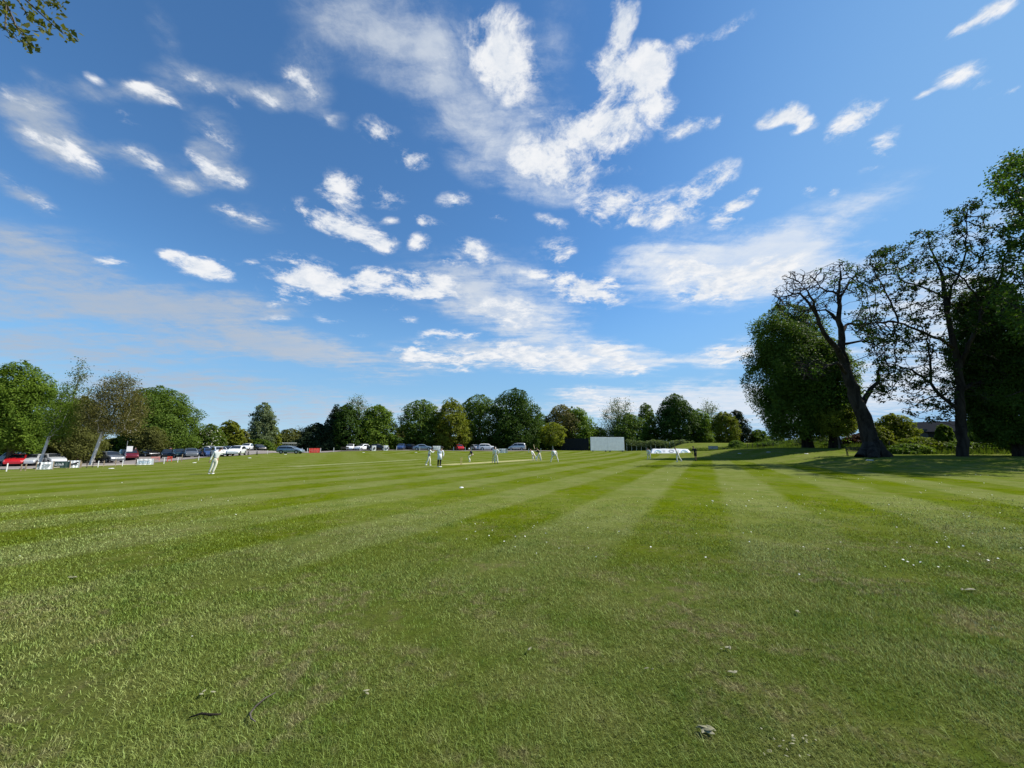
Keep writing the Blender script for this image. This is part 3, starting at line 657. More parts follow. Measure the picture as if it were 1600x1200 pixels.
for i, (px, hw, top, lf) in enumerate([(292, 30, 682, 'mid'), (345, 34, 684, 'bright'), (398, 34, 686, 'mid'), (232, 34, 686, 'dark'), (180, 40, 685, 'dark')]):
    dense_tree(210+i, ['rough green hedge right behind the row of black cars', 'fresh green hedge under the cream blossomed hawthorn', 'rough green hedge under the tall narrow grey green tree', 'dark hedge below the broad dome tree by the black saloon', 'dark hedge behind the grey estate car and leaning birch'][i], px, hw, top, [84, 96, 101, 82, 76][i], 'mound', lf, 2600, .32, .0, .1, name='hedge', cat='hedge', trunk=False, squash=.4)
# --- far boundary, from the yews to the bank
dense_tree(30, 'ragged black green yew at the left end of the dark group by the red banner', 492, 27, 662, 98, 'mound', 'yew', 6000, .34, .0, .3, name='yew_tree', group=G2, bark=bark_dark)
dense_tree(31, 'tall ragged dark yew in the middle of the dark group by the red banner', 520, 32, 634, 98, 'cone', 'yew', 8500, .36, .0, .4, name='yew_tree', group=G2, bark=bark_dark)
dense_tree(311, 'dark green tree between the ragged yews and the bright dome tree', 544, 24, 632, 97, 'dome', 'dark', 6000, .36, .02, .35, group=G2, bark=bark_dark)
airy_tree(32, 'grey thin leaved tree showing above the dark yews', 556, 21, 616, 122, 'round', 'grey', 260, 2600, .38, .35, .7, .04, .3, group=G2, spread=.7)
dense_tree(33, 'smooth bright green dome tree behind two white hatchbacks', 585, 31, 634, 102, 'dome', 'bright', 9000, .36, .06, .4, group=G2)
dense_tree(34, 'small olive tree in the dip between the bright dome and the broad twin tree', 628, 15, 663, 120, 'dome', 'olive', 2600, .42, .05, .25, group=G2)
dense_tree(35, 'mid green left half of the broad twin tree behind the bowler', 662, 32, 627, 108, 'round', 'mid', 9500, .38, .05, .45, group=G2)
dense_tree(36, 'yellow green right half of the broad twin tree behind the crouching fielder', 705, 27, 624, 106, 'dome', 'yellow', 8500, .38, .05, .45, group=G2)
dense_tree(37, 'open topped mid green tree between the yellow green and the darkest tree', 748, 33, 619, 116, 'round', 'mid', 8000, .42, .05, .45, group=G2, clump=45, loose=1.3)
dense_tree(38, 'tallest darkest green tree on the far boundary, behind the batting end', 808, 40, 609, 112, 'dome', 'dark', 13000, .40, .04, .55, group=G2, bark=bark_dark, lobes=34)
dense_tree(39, 'small olive green tree with a pale trunk left of the black screen', 864, 19, 661, 106, 'round', 'yellow', 3200, .34, .22, .18, group=G2, bark=bark_birch)
dense_tree(40, 'dull green tree behind the small pale trunked one', 845, 22, 648, 124, 'dome', 'mid', 4200, .42, .03, .3, group=G2)
dense_tree(401, 'olive brown spring tree rising above the black screen', 880, 25, 634, 124, 'round', 'brown', 6000, .38, .05, .35, group=G2, clump=36, loose=1.6)
airy_tree(402, 'bare crowned tree behind the olive brown spring tree', 876, 17, 631, 132, 'dome', 'brown', 220, 500, .3, .4, .8, .045, .3, group=G2)
dense_tree(41, 'bright green tree sloping down to the left edge of the sight screen', 907, 25, 638, 126, 'round', 'bright', 6500, .42, .03, .4, group=G2)
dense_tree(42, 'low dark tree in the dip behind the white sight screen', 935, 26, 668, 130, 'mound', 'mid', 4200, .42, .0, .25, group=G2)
airy_tree(43, 'tall grey open tree with sky showing through behind the sight screen', 968, 29, 621, 128, 'dome', 'grey', 520, 7500, .36, .15, .75, .045, .4, group=G2, spread=.8)
dense_tree(431, 'green lower tree in front of the tall grey open tree', 985, 32, 648, 125, 'dome', 'mid', 6000, .42, .0, .35, group=G2, clump=40, loose=1.4)
dense_tree(44, 'upright mid green tree left of the dark dome above the white covers', 1017, 18, 631, 126, 'dome', 'mid', 4600, .42, .03, .35, group=G2, clump=40, loose=1.3)
dense_tree(45, 'big dark green dome tree above the white pitch covers', 1061, 31, 617, 122, 'dome', 'dark', 12000, .38, .07, .6, group=G2, bark=bark_dark, lobes=32)
airy_tree(46, 'pale open tree just right of the dark dome tree', 1110, 20, 626, 128, 'dome', 'grey', 380, 5200, .36, .15, .75, .045, .4, group=G2, spread=.8)
dense_tree(461, 'leafy green tree in front of the pale open tree', 1098, 20, 640, 121, 'dome', 'bright', 5000, .38, .04, .3, group=G2, clump=45)
dense_tree(47, 'yellow green bushy tree above the information board', 1137, 20, 645, 112, 'round', 'yellow', 5000, .36, .03, .3, group=G2)
dense_tree(48, 'dark ragged conifer at the right end of the far tree line', 1158, 19, 641, 116, 'ovoid', 'yew', 4600, .36, .02, .3, name='conifer', group=G2, bark=bark_dark)
dense_tree(481, 'low dark shrub sloping down right of the ragged conifer', 1186, 17, 672, 116, 'mound', 'mid', 3000, .38, .0, .2, name='shrub', cat='bush')
dense_tree(482, 'hazy pale green tree in the gap left of the big dark tree on the bank', 1212, 13, 676, 150, 'dome', 'grey', 1800, .5, .02, .25, group=G2)
dense_tree(483, 'small round dark bush on the grass bank right of the black box', 1151, 12, 688, 84, 'mound', 'mid', 1800, .22, .0, .1, name='shrub', cat='bush', trunk=False)
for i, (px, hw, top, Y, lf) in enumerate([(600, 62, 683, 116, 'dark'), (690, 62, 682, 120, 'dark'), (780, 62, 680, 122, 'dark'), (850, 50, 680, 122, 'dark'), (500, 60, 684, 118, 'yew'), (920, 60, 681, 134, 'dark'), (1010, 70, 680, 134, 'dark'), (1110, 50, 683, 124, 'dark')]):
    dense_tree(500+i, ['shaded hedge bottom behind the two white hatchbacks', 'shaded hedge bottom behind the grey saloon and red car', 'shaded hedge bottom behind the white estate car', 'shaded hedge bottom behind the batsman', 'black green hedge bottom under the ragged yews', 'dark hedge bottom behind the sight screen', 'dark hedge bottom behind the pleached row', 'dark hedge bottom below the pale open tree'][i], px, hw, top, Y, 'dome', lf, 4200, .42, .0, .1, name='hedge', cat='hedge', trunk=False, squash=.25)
# pleached row right of the sight screen
rng = np.random.default_rng(77)
hp = [foot(px, 110) for px in (979, 1002, 1024, 1046, 1066, 1084)]
ho = thing('pleached_hedge', 'pale topped hedge on thin bare stems between the sight screen and the dark dome tree', 'hedge', hp[0])
n = 5200; u = rng.random(n); q = np.stack([np.interp(u, np.linspace(0, 1, 6), [p.x-hp[0].x for p in hp]), rng.normal(0, .45, n), rng.uniform(1.3, 2.9, n)+.10*np.sin(u*40)+.22*np.sin(u*17+1)+.12*np.sin(u*71)], 1)
link('foliage', leaf_quads('foliage', q, unit(rng, n, .6), .30, rng, LEAF['grey']), ho)
n = 3800; u = rng.random(n); q = np.stack([np.interp(u, np.linspace(0, 1, 6), [p.x-hp[0].x for p in hp]), .9+rng.normal(0, .3, n), rng.uniform(-.1, 1.9, n)], 1)
link('undergrowth', leaf_quads('undergrowth', q, unit(rng, n, .3), .34, rng, LEAF['yew']), ho)
for i in range(15):
    x = i/14*(hp[-1].x-hp[0].x); V, F = [], []; add_chain(V, F, [(x, -.1, -.1), (x+.05, -.1, 1.0), (x, -.05, 2.2)], [.07, .055, .03], 6, 0)
    link('stem', np_mesh('stem', np.concatenate(V), np.concatenate(F), bark_birch, True), ho)
# a far wood closing the horizon
rng = np.random.default_rng(78); n = 26000
a = rng.uniform(R(-66), R(66), n); rr = 235+rng.uniform(0, 45, n); hh = 3.0+1.5*np.sin(a*23)+1.2*np.sin(a*61+1)+.8*np.sin(a*140)
q = np.stack([np.sin(a)*rr, np.cos(a)*rr, .2+rng.random(n)**.7*np.maximum(hh, 1.5)], 1)
tag(link('distant_woodland', leaf_quads('distant_woodland', q, unit(rng, n, .5), 1.3, rng, LEAF['olive'])), 'low far-off woodland closing the horizon', 'woodland', kind='stuff')
# ------------------------------------------------------------------ the old trees on the right bank
def skeleton(limbs, Y, f, seg=.5):
    """limbs: (index of parent limb or None, [(px, py, depth offset), ...], r0, r1); returns nodes, parents, fixed radii (local to f)"""
    nodes, par, fixed = [], [], {}
    for pi, pts, r0, r1 in limbs:
        w_ = [Vector(at(px, py, Y+dy))-f for px, py, dy in pts]
        if pi is None: last = -1
        else:
            d = [(nd-np.array(w_[0])) for nd in nodes]; last = int(np.argmin([x@x for x in d]))
        s = 0.0; L = sum((b-a).length for a, b in zip(w_, w_[1:])); first = True
        for a, b in zip(w_, w_[1:]):
            k = max(1, int((b-a).length/seg))
            for j in range(0 if (first and pi is None) else 1, k+1):
                p = a.lerp(b, j/k); s_ = (s+(b-a).length*j/k)/L
                nodes.append(np.array(p)+np.random.default_rng(len(nodes)).normal(0, .04, 3)); par.append(last); last = len(nodes)-1
                fixed[last] = r0+(r1-r0)*s_
            first = False; s += (b-a).length
    return nodes, par, fixed
def px_blob(rng, Y, f, blobs, n):
    A = np.array([b[2]*b[3] for b in blobs], float); k = rng.choice(len(blobs), n, p=A/A.sum()); out = []
    for i in k:
        cx, cy, rx, ry, dep, dy = blobs[i]; a = rng.uniform(0, 2*PI); r_ = math.sqrt(rng.random())
        out.append(at(cx+math.cos(a)*r_*rx, cy+math.sin(a)*r_*ry, Y+dy+rng.normal(0, dep))-np.array(f))
    return np.array(out)
def old_tree(seed, name, label, base, limbs, blobs, n_attr, step, tip, bark, leaf, n_leaf, ls, leaf_blobs=None, spread=.3, clumps=True, flare=1.0, group=G3, dk=1.5, extra=None):
    rng = np.random.default_rng(seed); f, Y = base
    nodes, par, fixed = skeleton(limbs, Y, f); cz = math.cos(math.atan(f.x/f.y)); fixed = {k: v*cz for k, v in fixed.items()}
    A = px_blob(rng, Y, f, blobs, n_attr)
    N, P = colonize(rng, nodes, par, A, step, 3.2, step*dk, 60, (0, 0, .03))
    r, nch = branch_radii(N, P, tip, 2.4, fixed)
    for i in range(len(nodes)): r[i] = max(fixed[i], tip)
    o = thing(name, label, 'tree', f, group=group)
    link('trunk', branch_mesh('trunk', N, P, r, bark), o)
    tw = np.nonzero((r < tip*2.4) & (np.arange(len(N)) >= len(nodes)))[0]
    if leaf_blobs is not None:
        W_ = np.stack([N[tw, 0]+f.x, N[tw, 1]+f.y, N[tw, 2]+f.z], 1)
        tw = tw[[any(leaf_blobs(w_[0], w_[1], w_[2]) for _ in (0,)) for w_ in W_]]
    ncl = max(1, n_leaf//16); c = rng.choice(tw, ncl); k = rng.integers(0, ncl, n_leaf)
    p = N[c][k]+rng.normal(0, spread, (n_leaf, 3))*np.array([1, 1, .75])+np.array([0, 0, .05])
    link('crown', leaf_quads('crown', p, unit(rng, n_leaf, .6), ls, rng, LEAF[leaf]), o)
    TREES.append(o); return o, N, P, r
# leaning veteran chestnut
Y1 = 39.0; f1 = foot(1364, Y1)
K = at(900, 697, Y1)[0]-at(800, 697, Y1)[0]; px2m = K/100
L1 = [(None, [(1366,722,0),(1363,711,0),(1358,684,0),(1350,650,0),(1338,626,0),(1328,598,0),(1320,570,0),(1315,549,.2)], 16.5*px2m, 7.5*px2m),
 (0, [(1315,549,.2),(1316,529,.3),(1314,512,.3),(1309,500,.3),(1312,480,.2),(1310,460,.4),(1313,434,.2),(1312,416,.3)], 7.5*px2m, .06),
 (0, [(1320,566,0),(1308,546,-.4),(1294,529,-.8),(1283,513,-1),(1275,491,-1.2),(1264,472,-1),(1250,458,-.8),(1232,462,-.6),(1217,465,-.5)], 6.5*px2m, .05),
 (2, [(1276,494,-1.2),(1270,472,-1.6),(1262,455,-1.8),(1251,442,-2)], .22, .05),
 (1, [(1309,502,.3),(1300,492,.9),(1290,484,1.4),(1278,484,1.8),(1266,486,2.2)], .28, .05),
 (1, [(1311,462,.4),(1302,456,.5),(1292,455,.7),(1282,449,.9),(1276,440,1.1)], .18, .05),
 (1, [(1316,522,.3),(1322,508,.8),(1331,505,1.2),(1342,509,1.5),(1352,506,1.8)], .26, .06),
 (1, [(1316,540,.2),(1328,536,-.5),(1345,533,-1),(1360,535,-1.2),(1376,545,-1.3)], .2, .05),
 (0, [(1325,585,0),(1308,567,-1),(1294,571,-1.6),(1278,579,-2),(1260,582,-2.4)], .26, .05),
 (0, [(1345,640,0),(1352,622,.3),(1361,608,.5),(1371,598,.4),(1374,590,.4),(1370,582,.5),(1376,572,.6),(1384,574,.8)], 6.5*px2m, .10),
 (1, [(1310,470,.3),(1320,452,.6),(1330,440,.9),(1338,430,1.2)], .18, .05),
 (None, [(1388,716,-.6),(1374,706,-.3),(1366,690,0)], .75, .8), (None, [(1344,717,-.9),(1354,706,-.3),(1362,690,0)], .65, .8), (None, [(1366,719,-2.0),(1364,706,-.8),(1362,690,0)], .6, .8)]
B1 = [(1228,462,26,20,1.0,-.6),(1244,440,26,20,1.2,-1.5),(1250,458,36,26,1.2,-.6),(1285,450,30,34,1.5,0),(1313,430,22,26,1.2,.3),(1232,475,22,20,1,-.6),(1340,440,22,30,1.2,.9),(1350,505,26,24,1.2,1.4),(1270,490,34,22,1.6,1),(1265,575,30,22,1.2,-2),(1372,540,20,24,1,-1),(1378,590,14,30,.8,.6)]
right_only = lambda x, y, z: x > f1.x-2.6 or z < 9
o1, N1, P1, r1 = old_tree(101, 'chestnut_tree', 'huge gnarled old tree leaning left, its top branches bare, bench at its foot', (f1, Y1), L1, B1, 3600, .22, .019, bark_dark, 'dark', 1500, .22, right_only, .22)
# tall open tree right of it
Y2 = 37.5; f2 = foot(1503, Y2); q2 = (at(900, 697, Y2)[0]-at(800, 697, Y2)[0])/100
L2 = [(None, [(1505,722,0),(1504,711,0),(1502,680,0),(1501,647,0),(1499,605,0),(1498,563,.1),(1490,538,.1),(1482,501,.3),(1477,467,.3)], 11*q2, 4.2*q2),
 (0, [(1492,545,0),(1475,534,-.6),(1457,526,-1),(1428,513,-1.4),(1404,504,-1.8),(1393,472,-2),(1374,438,-2.1),(1357,407,-2.2)], 3.6*q2, .05),
 (1, [(1404,504,-1.8),(1388,503,-2.2),(1370,505,-2.6),(1348,506,-2.8),(1330,507,-3)], .2, .05),
 (0, [(1478,470,.3),(1468,460,.6),(1457,455,.9),(1428,445,1.3),(1408,438,1.6),(1399,415,1.8),(1392,396,2)], 2.6*q2, .05),
 (0, [(1479,490,.3),(1487,447,0),(1500,425,-.3),(1508,400,-.4),(1510,367,-.5),(1512,330,-.5)], 3.0*q2, .05),
 (0, [(1499,575,.2),(1510,550,-.6),(1517,530,-1),(1531,501,-1.4),(1528,466,-1.6),(1515,448,-1.8),(1507,437,-1.9)], 5*q2, .09),
 (5, [(1530,495,-1.4),(1548,470,-1.8),(1565,434,-2.2),(1570,398,-2.4),(1584,380,-2.6)], .24, .05),
 (0, [(1499,640,0),(1489,634,.2),(1467,617,.8),(1455,598,1.2),(1453,563,1.5),(1449,530,1.7)], 4.2*q2, .08),
 (7, [(1457,602,1.1),(1442,590,1.5),(1424,577,1.8),(1400,570,2.2),(1382,566,2.4)], .22, .05),
 (0, [(1477,467,.3),(1474,440,.8),(1466,415,1.2),(1455,392,1.5),(1450,372,1.6)], .3, .05),
 (0, [(1499,610,0),(1520,600,.6),(1545,595,1.2),(1566,600,1.6)], .34, .06)]
B2 = [(1400,420,50,40,1.8,.5),(1365,440,28,50,1.4,-2),(1450,395,44,44,2,.8),(1510,360,40,42,1.6,-.5),(1560,400,36,50,1.6,-2),(1440,470,60,44,2.2,.5),(1385,510,56,36,1.8,-2),(1500,450,50,50,2,0),(1545,480,40,50,1.8,-1.5),(1420,560,60,40,2.0,1.6),(1400,610,50,26,1.6,2),(1470,590,40,50,1.8,1),(1550,590,40,44,1.8,1),(1450,640,50,20,1.4,1.4),(1530,330,30,20,1,-.4)]
old_tree(102, 'open_crowned_tree', 'tall open tree with a straight trunk and sky showing between its leafy boughs', (f2, Y2), L2, B2, 2300, .30, .020, bark_dark, 'shade', 17000, .24, None, .20)
# the very tall tree cut by the right edge
Y3 = 33.0; f3 = foot(1668, Y3); q3 = (at(900, 697, Y3)[0]-at(800, 697, Y3)[0])/100
L3 = [(None, [(1670,735,0),(1668,716,0),(1666,640,0),(1662,540,0),(1660,430,0),(1662,340,0),(1664,270,0)], 13*q3, .12),
 (0, [(1665,600,0),(1640,560,-.8),(1612,520,-1.2),(1590,490,-1.5),(1575,465,-1.6)], .32, .06),
 (0, [(1661,450,0),(1635,400,.8),(1605,350,1.2),(1582,310,1.4),(1562,285,1.5)], .3, .05),
 (0, [(1661,400,0),(1640,340,-.8),(1615,290,-1.2),(1600,255,-1.4)], .24, .05),
 (0, [(1663,560,0),(1630,590,1),(1600,610,1.6),(1572,620,2)], .24, .05)]
B3 = [(1600,300,54,56,2,0),(1580,270,34,30,1.4,1.2),(1660,260,60,60,2.4,0),(1600,390,50,40,2,.8),(1700,400,80,120,3,0),(1590,480,50,50,2.2,-1)]
old_tree(103, 'tall_tree', 'very tall leafy tree cut off by the right edge of the photo', (f3, Y3), L3, B3, 1500, .34, .018, bark_dark, 'dark', 26000, .27, None, .33)
dense_tree(104, 'low dense black green tree in front of the tall one on the right edge', 1592, 84, 432, 38.5, 'round', 'dark', 34000, .25, .08, .4, group=G3, bark=bark_dark, lobes=36, loose=1.2, rag=2.4)
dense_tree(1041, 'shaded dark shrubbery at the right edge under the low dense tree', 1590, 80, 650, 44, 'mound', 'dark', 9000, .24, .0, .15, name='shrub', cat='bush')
# the dense pair behind the leaning tree
dense_tree(105, 'big dense dark tree left of the leaning old one, its trunk on the bank', 1262, 73, 477, 55, 'round', 'mid', 34000, .30, .07, .55, group=G3, bark=bark_dark, lobes=44, loose=1.2, rag=2.6)
dense_tree(106, 'dense tree with a thick dark trunk between the big dark tree and the leaning one', 1306, 50, 530, 52, 'round', 'mid', 14000, .28, .16, .62, group=G3, bark=bark_dark, lobes=28)
dense_tree(107, 'low yellow green boughed young tree behind the leaning trunk', 1312, 32, 632, 50, 'round', 'yellow', 3600, .2, .30, .12, group=G3, clump=40)
# hedge and scrub behind the bank
HB = [(1400, 46, 648, 50, 'yellow', 'sunny yellow green bush right behind the leaning trunk'), (1478, 20, 664, 45.5, 'bright', 'bright bush just left of the straight trunk beside the barn'), (1440, 60, 684, 46, 'lime', 'low sunlit scrub in front of the dark barn'), (1545, 58, 640, 47, 'mid', 'dark green bush right of the straight trunk'), (1570, 66, 688, 43.5, 'bright', 'low sunlit scrub under the dense trees on the right edge'),
      (1345, 40, 678, 58, 'copper', 'copper leaved bush behind the bench and leaning trunk'), (1275, 34, 682, 72, 'grey', 'pale bush seen between the two trunks on the bank'), (1215, 36, 690, 78, 'mid', 'low hedge left of the big dark tree on the bank'), (1650, 60, 650, 46, 'mid', 'dark bush cut by the right edge of the photo'),
      (1375, 30, 668, 47, 'yellow', 'yellow green brambles close behind the foot of the leaning trunk'), (1500, 46, 690, 44.5, 'bright', 'low green brambles round the foot of the straight trunk'), (1420, 40, 694, 44, 'bright', 'nettle patch right of the leaning trunk'), (1310, 30, 690, 60, 'bright', 'fresh green scrub left of the park bench')]
for i, (px, hw, top, Y, lf, lb) in enumerate(HB):
    dense_tree(600+i, lb, px, hw, top, Y, 'mound', lf, 5000, .24, .0, .08, name='shrub', cat='bush', trunk=False, squash=.5, clump=40, rag=2.6)
# rough grass on the bank: countless blades, one object
rng = np.random.default_rng(90); n = 80000
pxs = rng.uniform(1072, 1720, n*2); Ys = rng.uniform(40, 88, n*2); x_ = (pxs-800)/608*Ys
lim = np.interp(pxs, [1085, 1140, 1200, 1260, 1330, 1400, 1500, 1600, 1720], [79, 70, 63, 60, 47, 43.5, 42.5, 40.5, 39])
ok = (Ys > lim+rng.normal(0, .3, n*2)); x_, Ys = x_[ok][:n], Ys[ok][:n]; n = len(x_)
z_ = np.array([zg(a, b) for a, b in zip(x_, Ys)])
hb = rng.uniform(.30, .95, n)*(.65+.4*np.sin(x_*.9)*np.sin(Ys*.8)); a = rng.uniform(0, 2*PI, n); wv_ = np.stack([np.cos(a), np.sin(a), 0*a], 1)*rng.uniform(.04, .09, n)[:, None]
b0 = np.stack([x_, Ys, z_-.03], 1); tip_ = b0+np.stack([rng.normal(0, .2, n)*hb, rng.normal(0, .2, n)*hb, hb], 1)
v = np.stack([b0-wv_, b0+wv_, tip_], 1).reshape(-1, 3); k = np.arange(n)*3
tag(link('long_grass', np_mesh('long_grass', v, np.stack([k, k+1, k+2], 1), leaf_mat('long rough grass', (.050, .085, .010), (.135, .175, .030), .35))), 'long rough grass covering the bank behind the right hand trees', 'long grass', kind='stuff')
# the branch hanging into the top left corner, on a tree that stands out of frame
fb = Vector((-11.5, 3.2, zg(-11.5, 3.2)))
def loc(px, py, Y): return np.array(at(px, py, Y))-np.array(fb)
rng = np.random.default_rng(55)
tk = [np.array([.0, 0, z]) for z in np.arange(-.2, 6.2, .5)]
nodes = list(tk); par = [-1]+list(range(len(tk)-1)); fixed = {i: .34-.018*i for i in range(len(tk))}
def limb(start, pts, r0, r1):
    last = start
    for i, p in enumerate(pts): nodes.append(np.array(p)); par.append(last); last = len(nodes)-1; fixed[last] = r0+(r1-r0)*i/max(1, len(pts)-1)
    return last
j = limb(len(tk)-1, [(1.0, .5, 6.6), (2.2, 1.2, 7.0), tuple(loc(-140, -120, 5.2)), tuple(loc(-70, -70, 5.6))], .2, .05)
TIPS = []
for pts in [[(-30,-30),(5,10),(28,45),(42,66)], [(-30,-30),(10,5),(8,45),(20,58),(52,76)], [(-40,-60),(25,-5),(42,22),(58,36),(72,44)], [(-40,-60),(38,-2),(60,18),(80,36),(98,52),(113,55)], [(-40,-60),(40,-22),(62,-4),(75,8)], [(-40,-60),(60,-30),(85,-4),(95,12)], [(-30,-30),(-4,4),(2,10)], [(10,5),(25,40),(38,53),(48,58)]]:
    q = [loc(px, py, 5.9+.25*math.sin(px*.3)) for px, py in pts]; e = limb(j, q, .016, .005)
    TIPS += [(q[-1], 1.0)]+[(q[i]*.5+q[i-1]*.5, .5) for i in range(2, len(q))]+[(q[i], .8) for i in range(1, len(q)-1)]
o = thing('overhanging_tree', 'leafy branch tips hanging into the top left corner of the sky', 'tree', fb)
A_ = rng.normal(0, 1, (500, 3))*np.array([1.6, 1.9, 1.3])+np.array([-3.6, -2.6, 7.6])
nt = len(tk); N2, P2 = colonize(rng, nodes[:nt], par[:nt], A_, .4, 3.5, .6, 40)
ex = len(N2)-nt
N2 = np.concatenate([N2, np.array(nodes[nt:])]); P2 = np.concatenate([P2, [p if p < nt else p+ex for p in par[nt:]]]); fixed = {(i if i < nt else i+ex): v for i, v in fixed.items()}
r_, _ = branch_radii(N2, P2, .012, 2.4, fixed)
for i in fixed: r_[i] = fixed[i]
link('trunk', branch_mesh('trunk', N2, P2, r_, bark_grey), o)
pp, nn = [], []
for c, wgt in TIPS:
    m_ = int(11*wgt); pp.append(c+rng.normal(0, .06, (m_, 3))); nn.append(unit(rng, m_, .4))
tw = np.nonzero((r_ < .03) & (np.arange(len(N2)) >= nt) & (np.arange(len(N2)) < nt+ex))[0]; k = rng.choice(tw, 5000); pp.append(N2[k]+rng.normal(0, .16, (5000, 3))); nn.append(unit(rng, 5000, .4))
link('crown', leaf_quads('crown', np.concatenate(pp), np.concatenate(nn), .10, rng, LEAF['olive']), o)
# ------------------------------------------------------------------ parked cars
def paint(name, col, metal=.35):
    return mat('paint '+name, col, rough=.28, metal=metal, spec=.5, coat=.6, var=.05, scale=2.0)
PAINT = {'red': paint('red', (.42, .012, .018), 0), 'white': paint('white', (.74, .75, .76), 0), 'silver': paint('silver', (.50, .52, .54)), 'grey': paint('grey', (.13, .14, .15)), 'black': paint('black', (.010, .011, .013)),
 'maroon': paint('maroon', (.16, .012, .022)), 'paleblue': paint('pale blue', (.40, .56, .68), 0), 'navy': paint('navy', (.014, .024, .055)), 'green': paint('dark green', (.012, .030, .026)), 'blue': paint('blue', (.045, .09, .22)), 'steel': paint('steel blue', (.24, .31, .38)), 'brick': paint('brick', (.30, .06, .04), 0)}
GLASS = mat('car glass', (.018, .022, .026), rough=.04, spec=.8, var=.02)
RUBBER = mat('tyre rubber', (.016, .016, .017), rough=.85); ALLOY = mat('wheel alloy', (.42, .43, .45), rough=.35, metal=.7)
LAMP = mat('clear lamp', (.72, .74, .76), rough=.12, spec=.8); TAIL = mat('red lamp', (.35, .01, .012), rough=.2); TRIM = mat('black trim', (.014, .014, .015), rough=.5)
PLATEW = mat('white plate', (.72, .72, .70), rough=.5); PLATEY = mat('yellow plate', (.62, .46, .06), rough=.5)
# side outline: (x, top z) from rear to front; belt z; half width; cabin between indices
KINDS = {
 'hatch':  dict(L=4.05, W=.87, belt=.92, pts=[(-2.02,.62),(-1.98,.95),(-1.72,1.30),(-1.45,1.44),(-.6,1.49),(.25,1.43),(1.02,1.0),(1.55,.90),(1.9,.74),(2.02,.55)], cab=(1,6), wheels=(-1.22,1.30), rw=.31),
 'saloon': dict(L=4.6, W=.90, belt=.92, pts=[(-2.3,.60),(-2.25,.93),(-1.62,1.00),(-1.0,1.36),(-.35,1.43),(.35,1.38),(1.12,.98),(1.75,.88),(2.15,.72),(2.3,.52)], cab=(2,6), wheels=(-1.35,1.42), rw=.32),
 'estate': dict(L=4.7, W=.90, belt=.94, pts=[(-2.35,.62),(-2.3,.97),(-2.05,1.36),(-1.6,1.47),(-.5,1.49),(.4,1.42),(1.16,1.0),(1.8,.90),(2.2,.74),(2.35,.54)], cab=(1,6), wheels=(-1.38,1.44), rw=.32),
 'suv':    dict(L=4.5, W=.93, belt=1.06, pts=[(-2.25,.70),(-2.2,1.08),(-2.02,1.50),(-1.6,1.66),(-.5,1.69),(.35,1.62),(1.0,1.14),(1.6,1.06),(2.1,.92),(2.25,.62)], cab=(1,6), wheels=(-1.34,1.40), rw=.37),
 'jeep':   dict(L=4.4, W=.92, belt=1.16, pts=[(-2.2,.75),(-2.19,1.18),(-2.12,1.82),(-1.7,1.93),(-.3,1.95),(.42,1.88),(.78,1.22),(1.5,1.16),(2.12,1.08),(2.2,.70)], cab=(1,6), wheels=(-1.30,1.38), rw=.41),
 'van':    dict(L=4.5, W=.92, belt=1.15, pts=[(-2.25,.75),(-2.23,1.18),(-2.15,1.75),(-1.7,1.88),(-.2,1.9),(.6,1.80),(1.35,1.18),(1.8,1.0),(2.15,.85),(2.25,.60)], cab=(1,6), wheels=(-1.35,1.45), rw=.33)}
CARMESH = {}
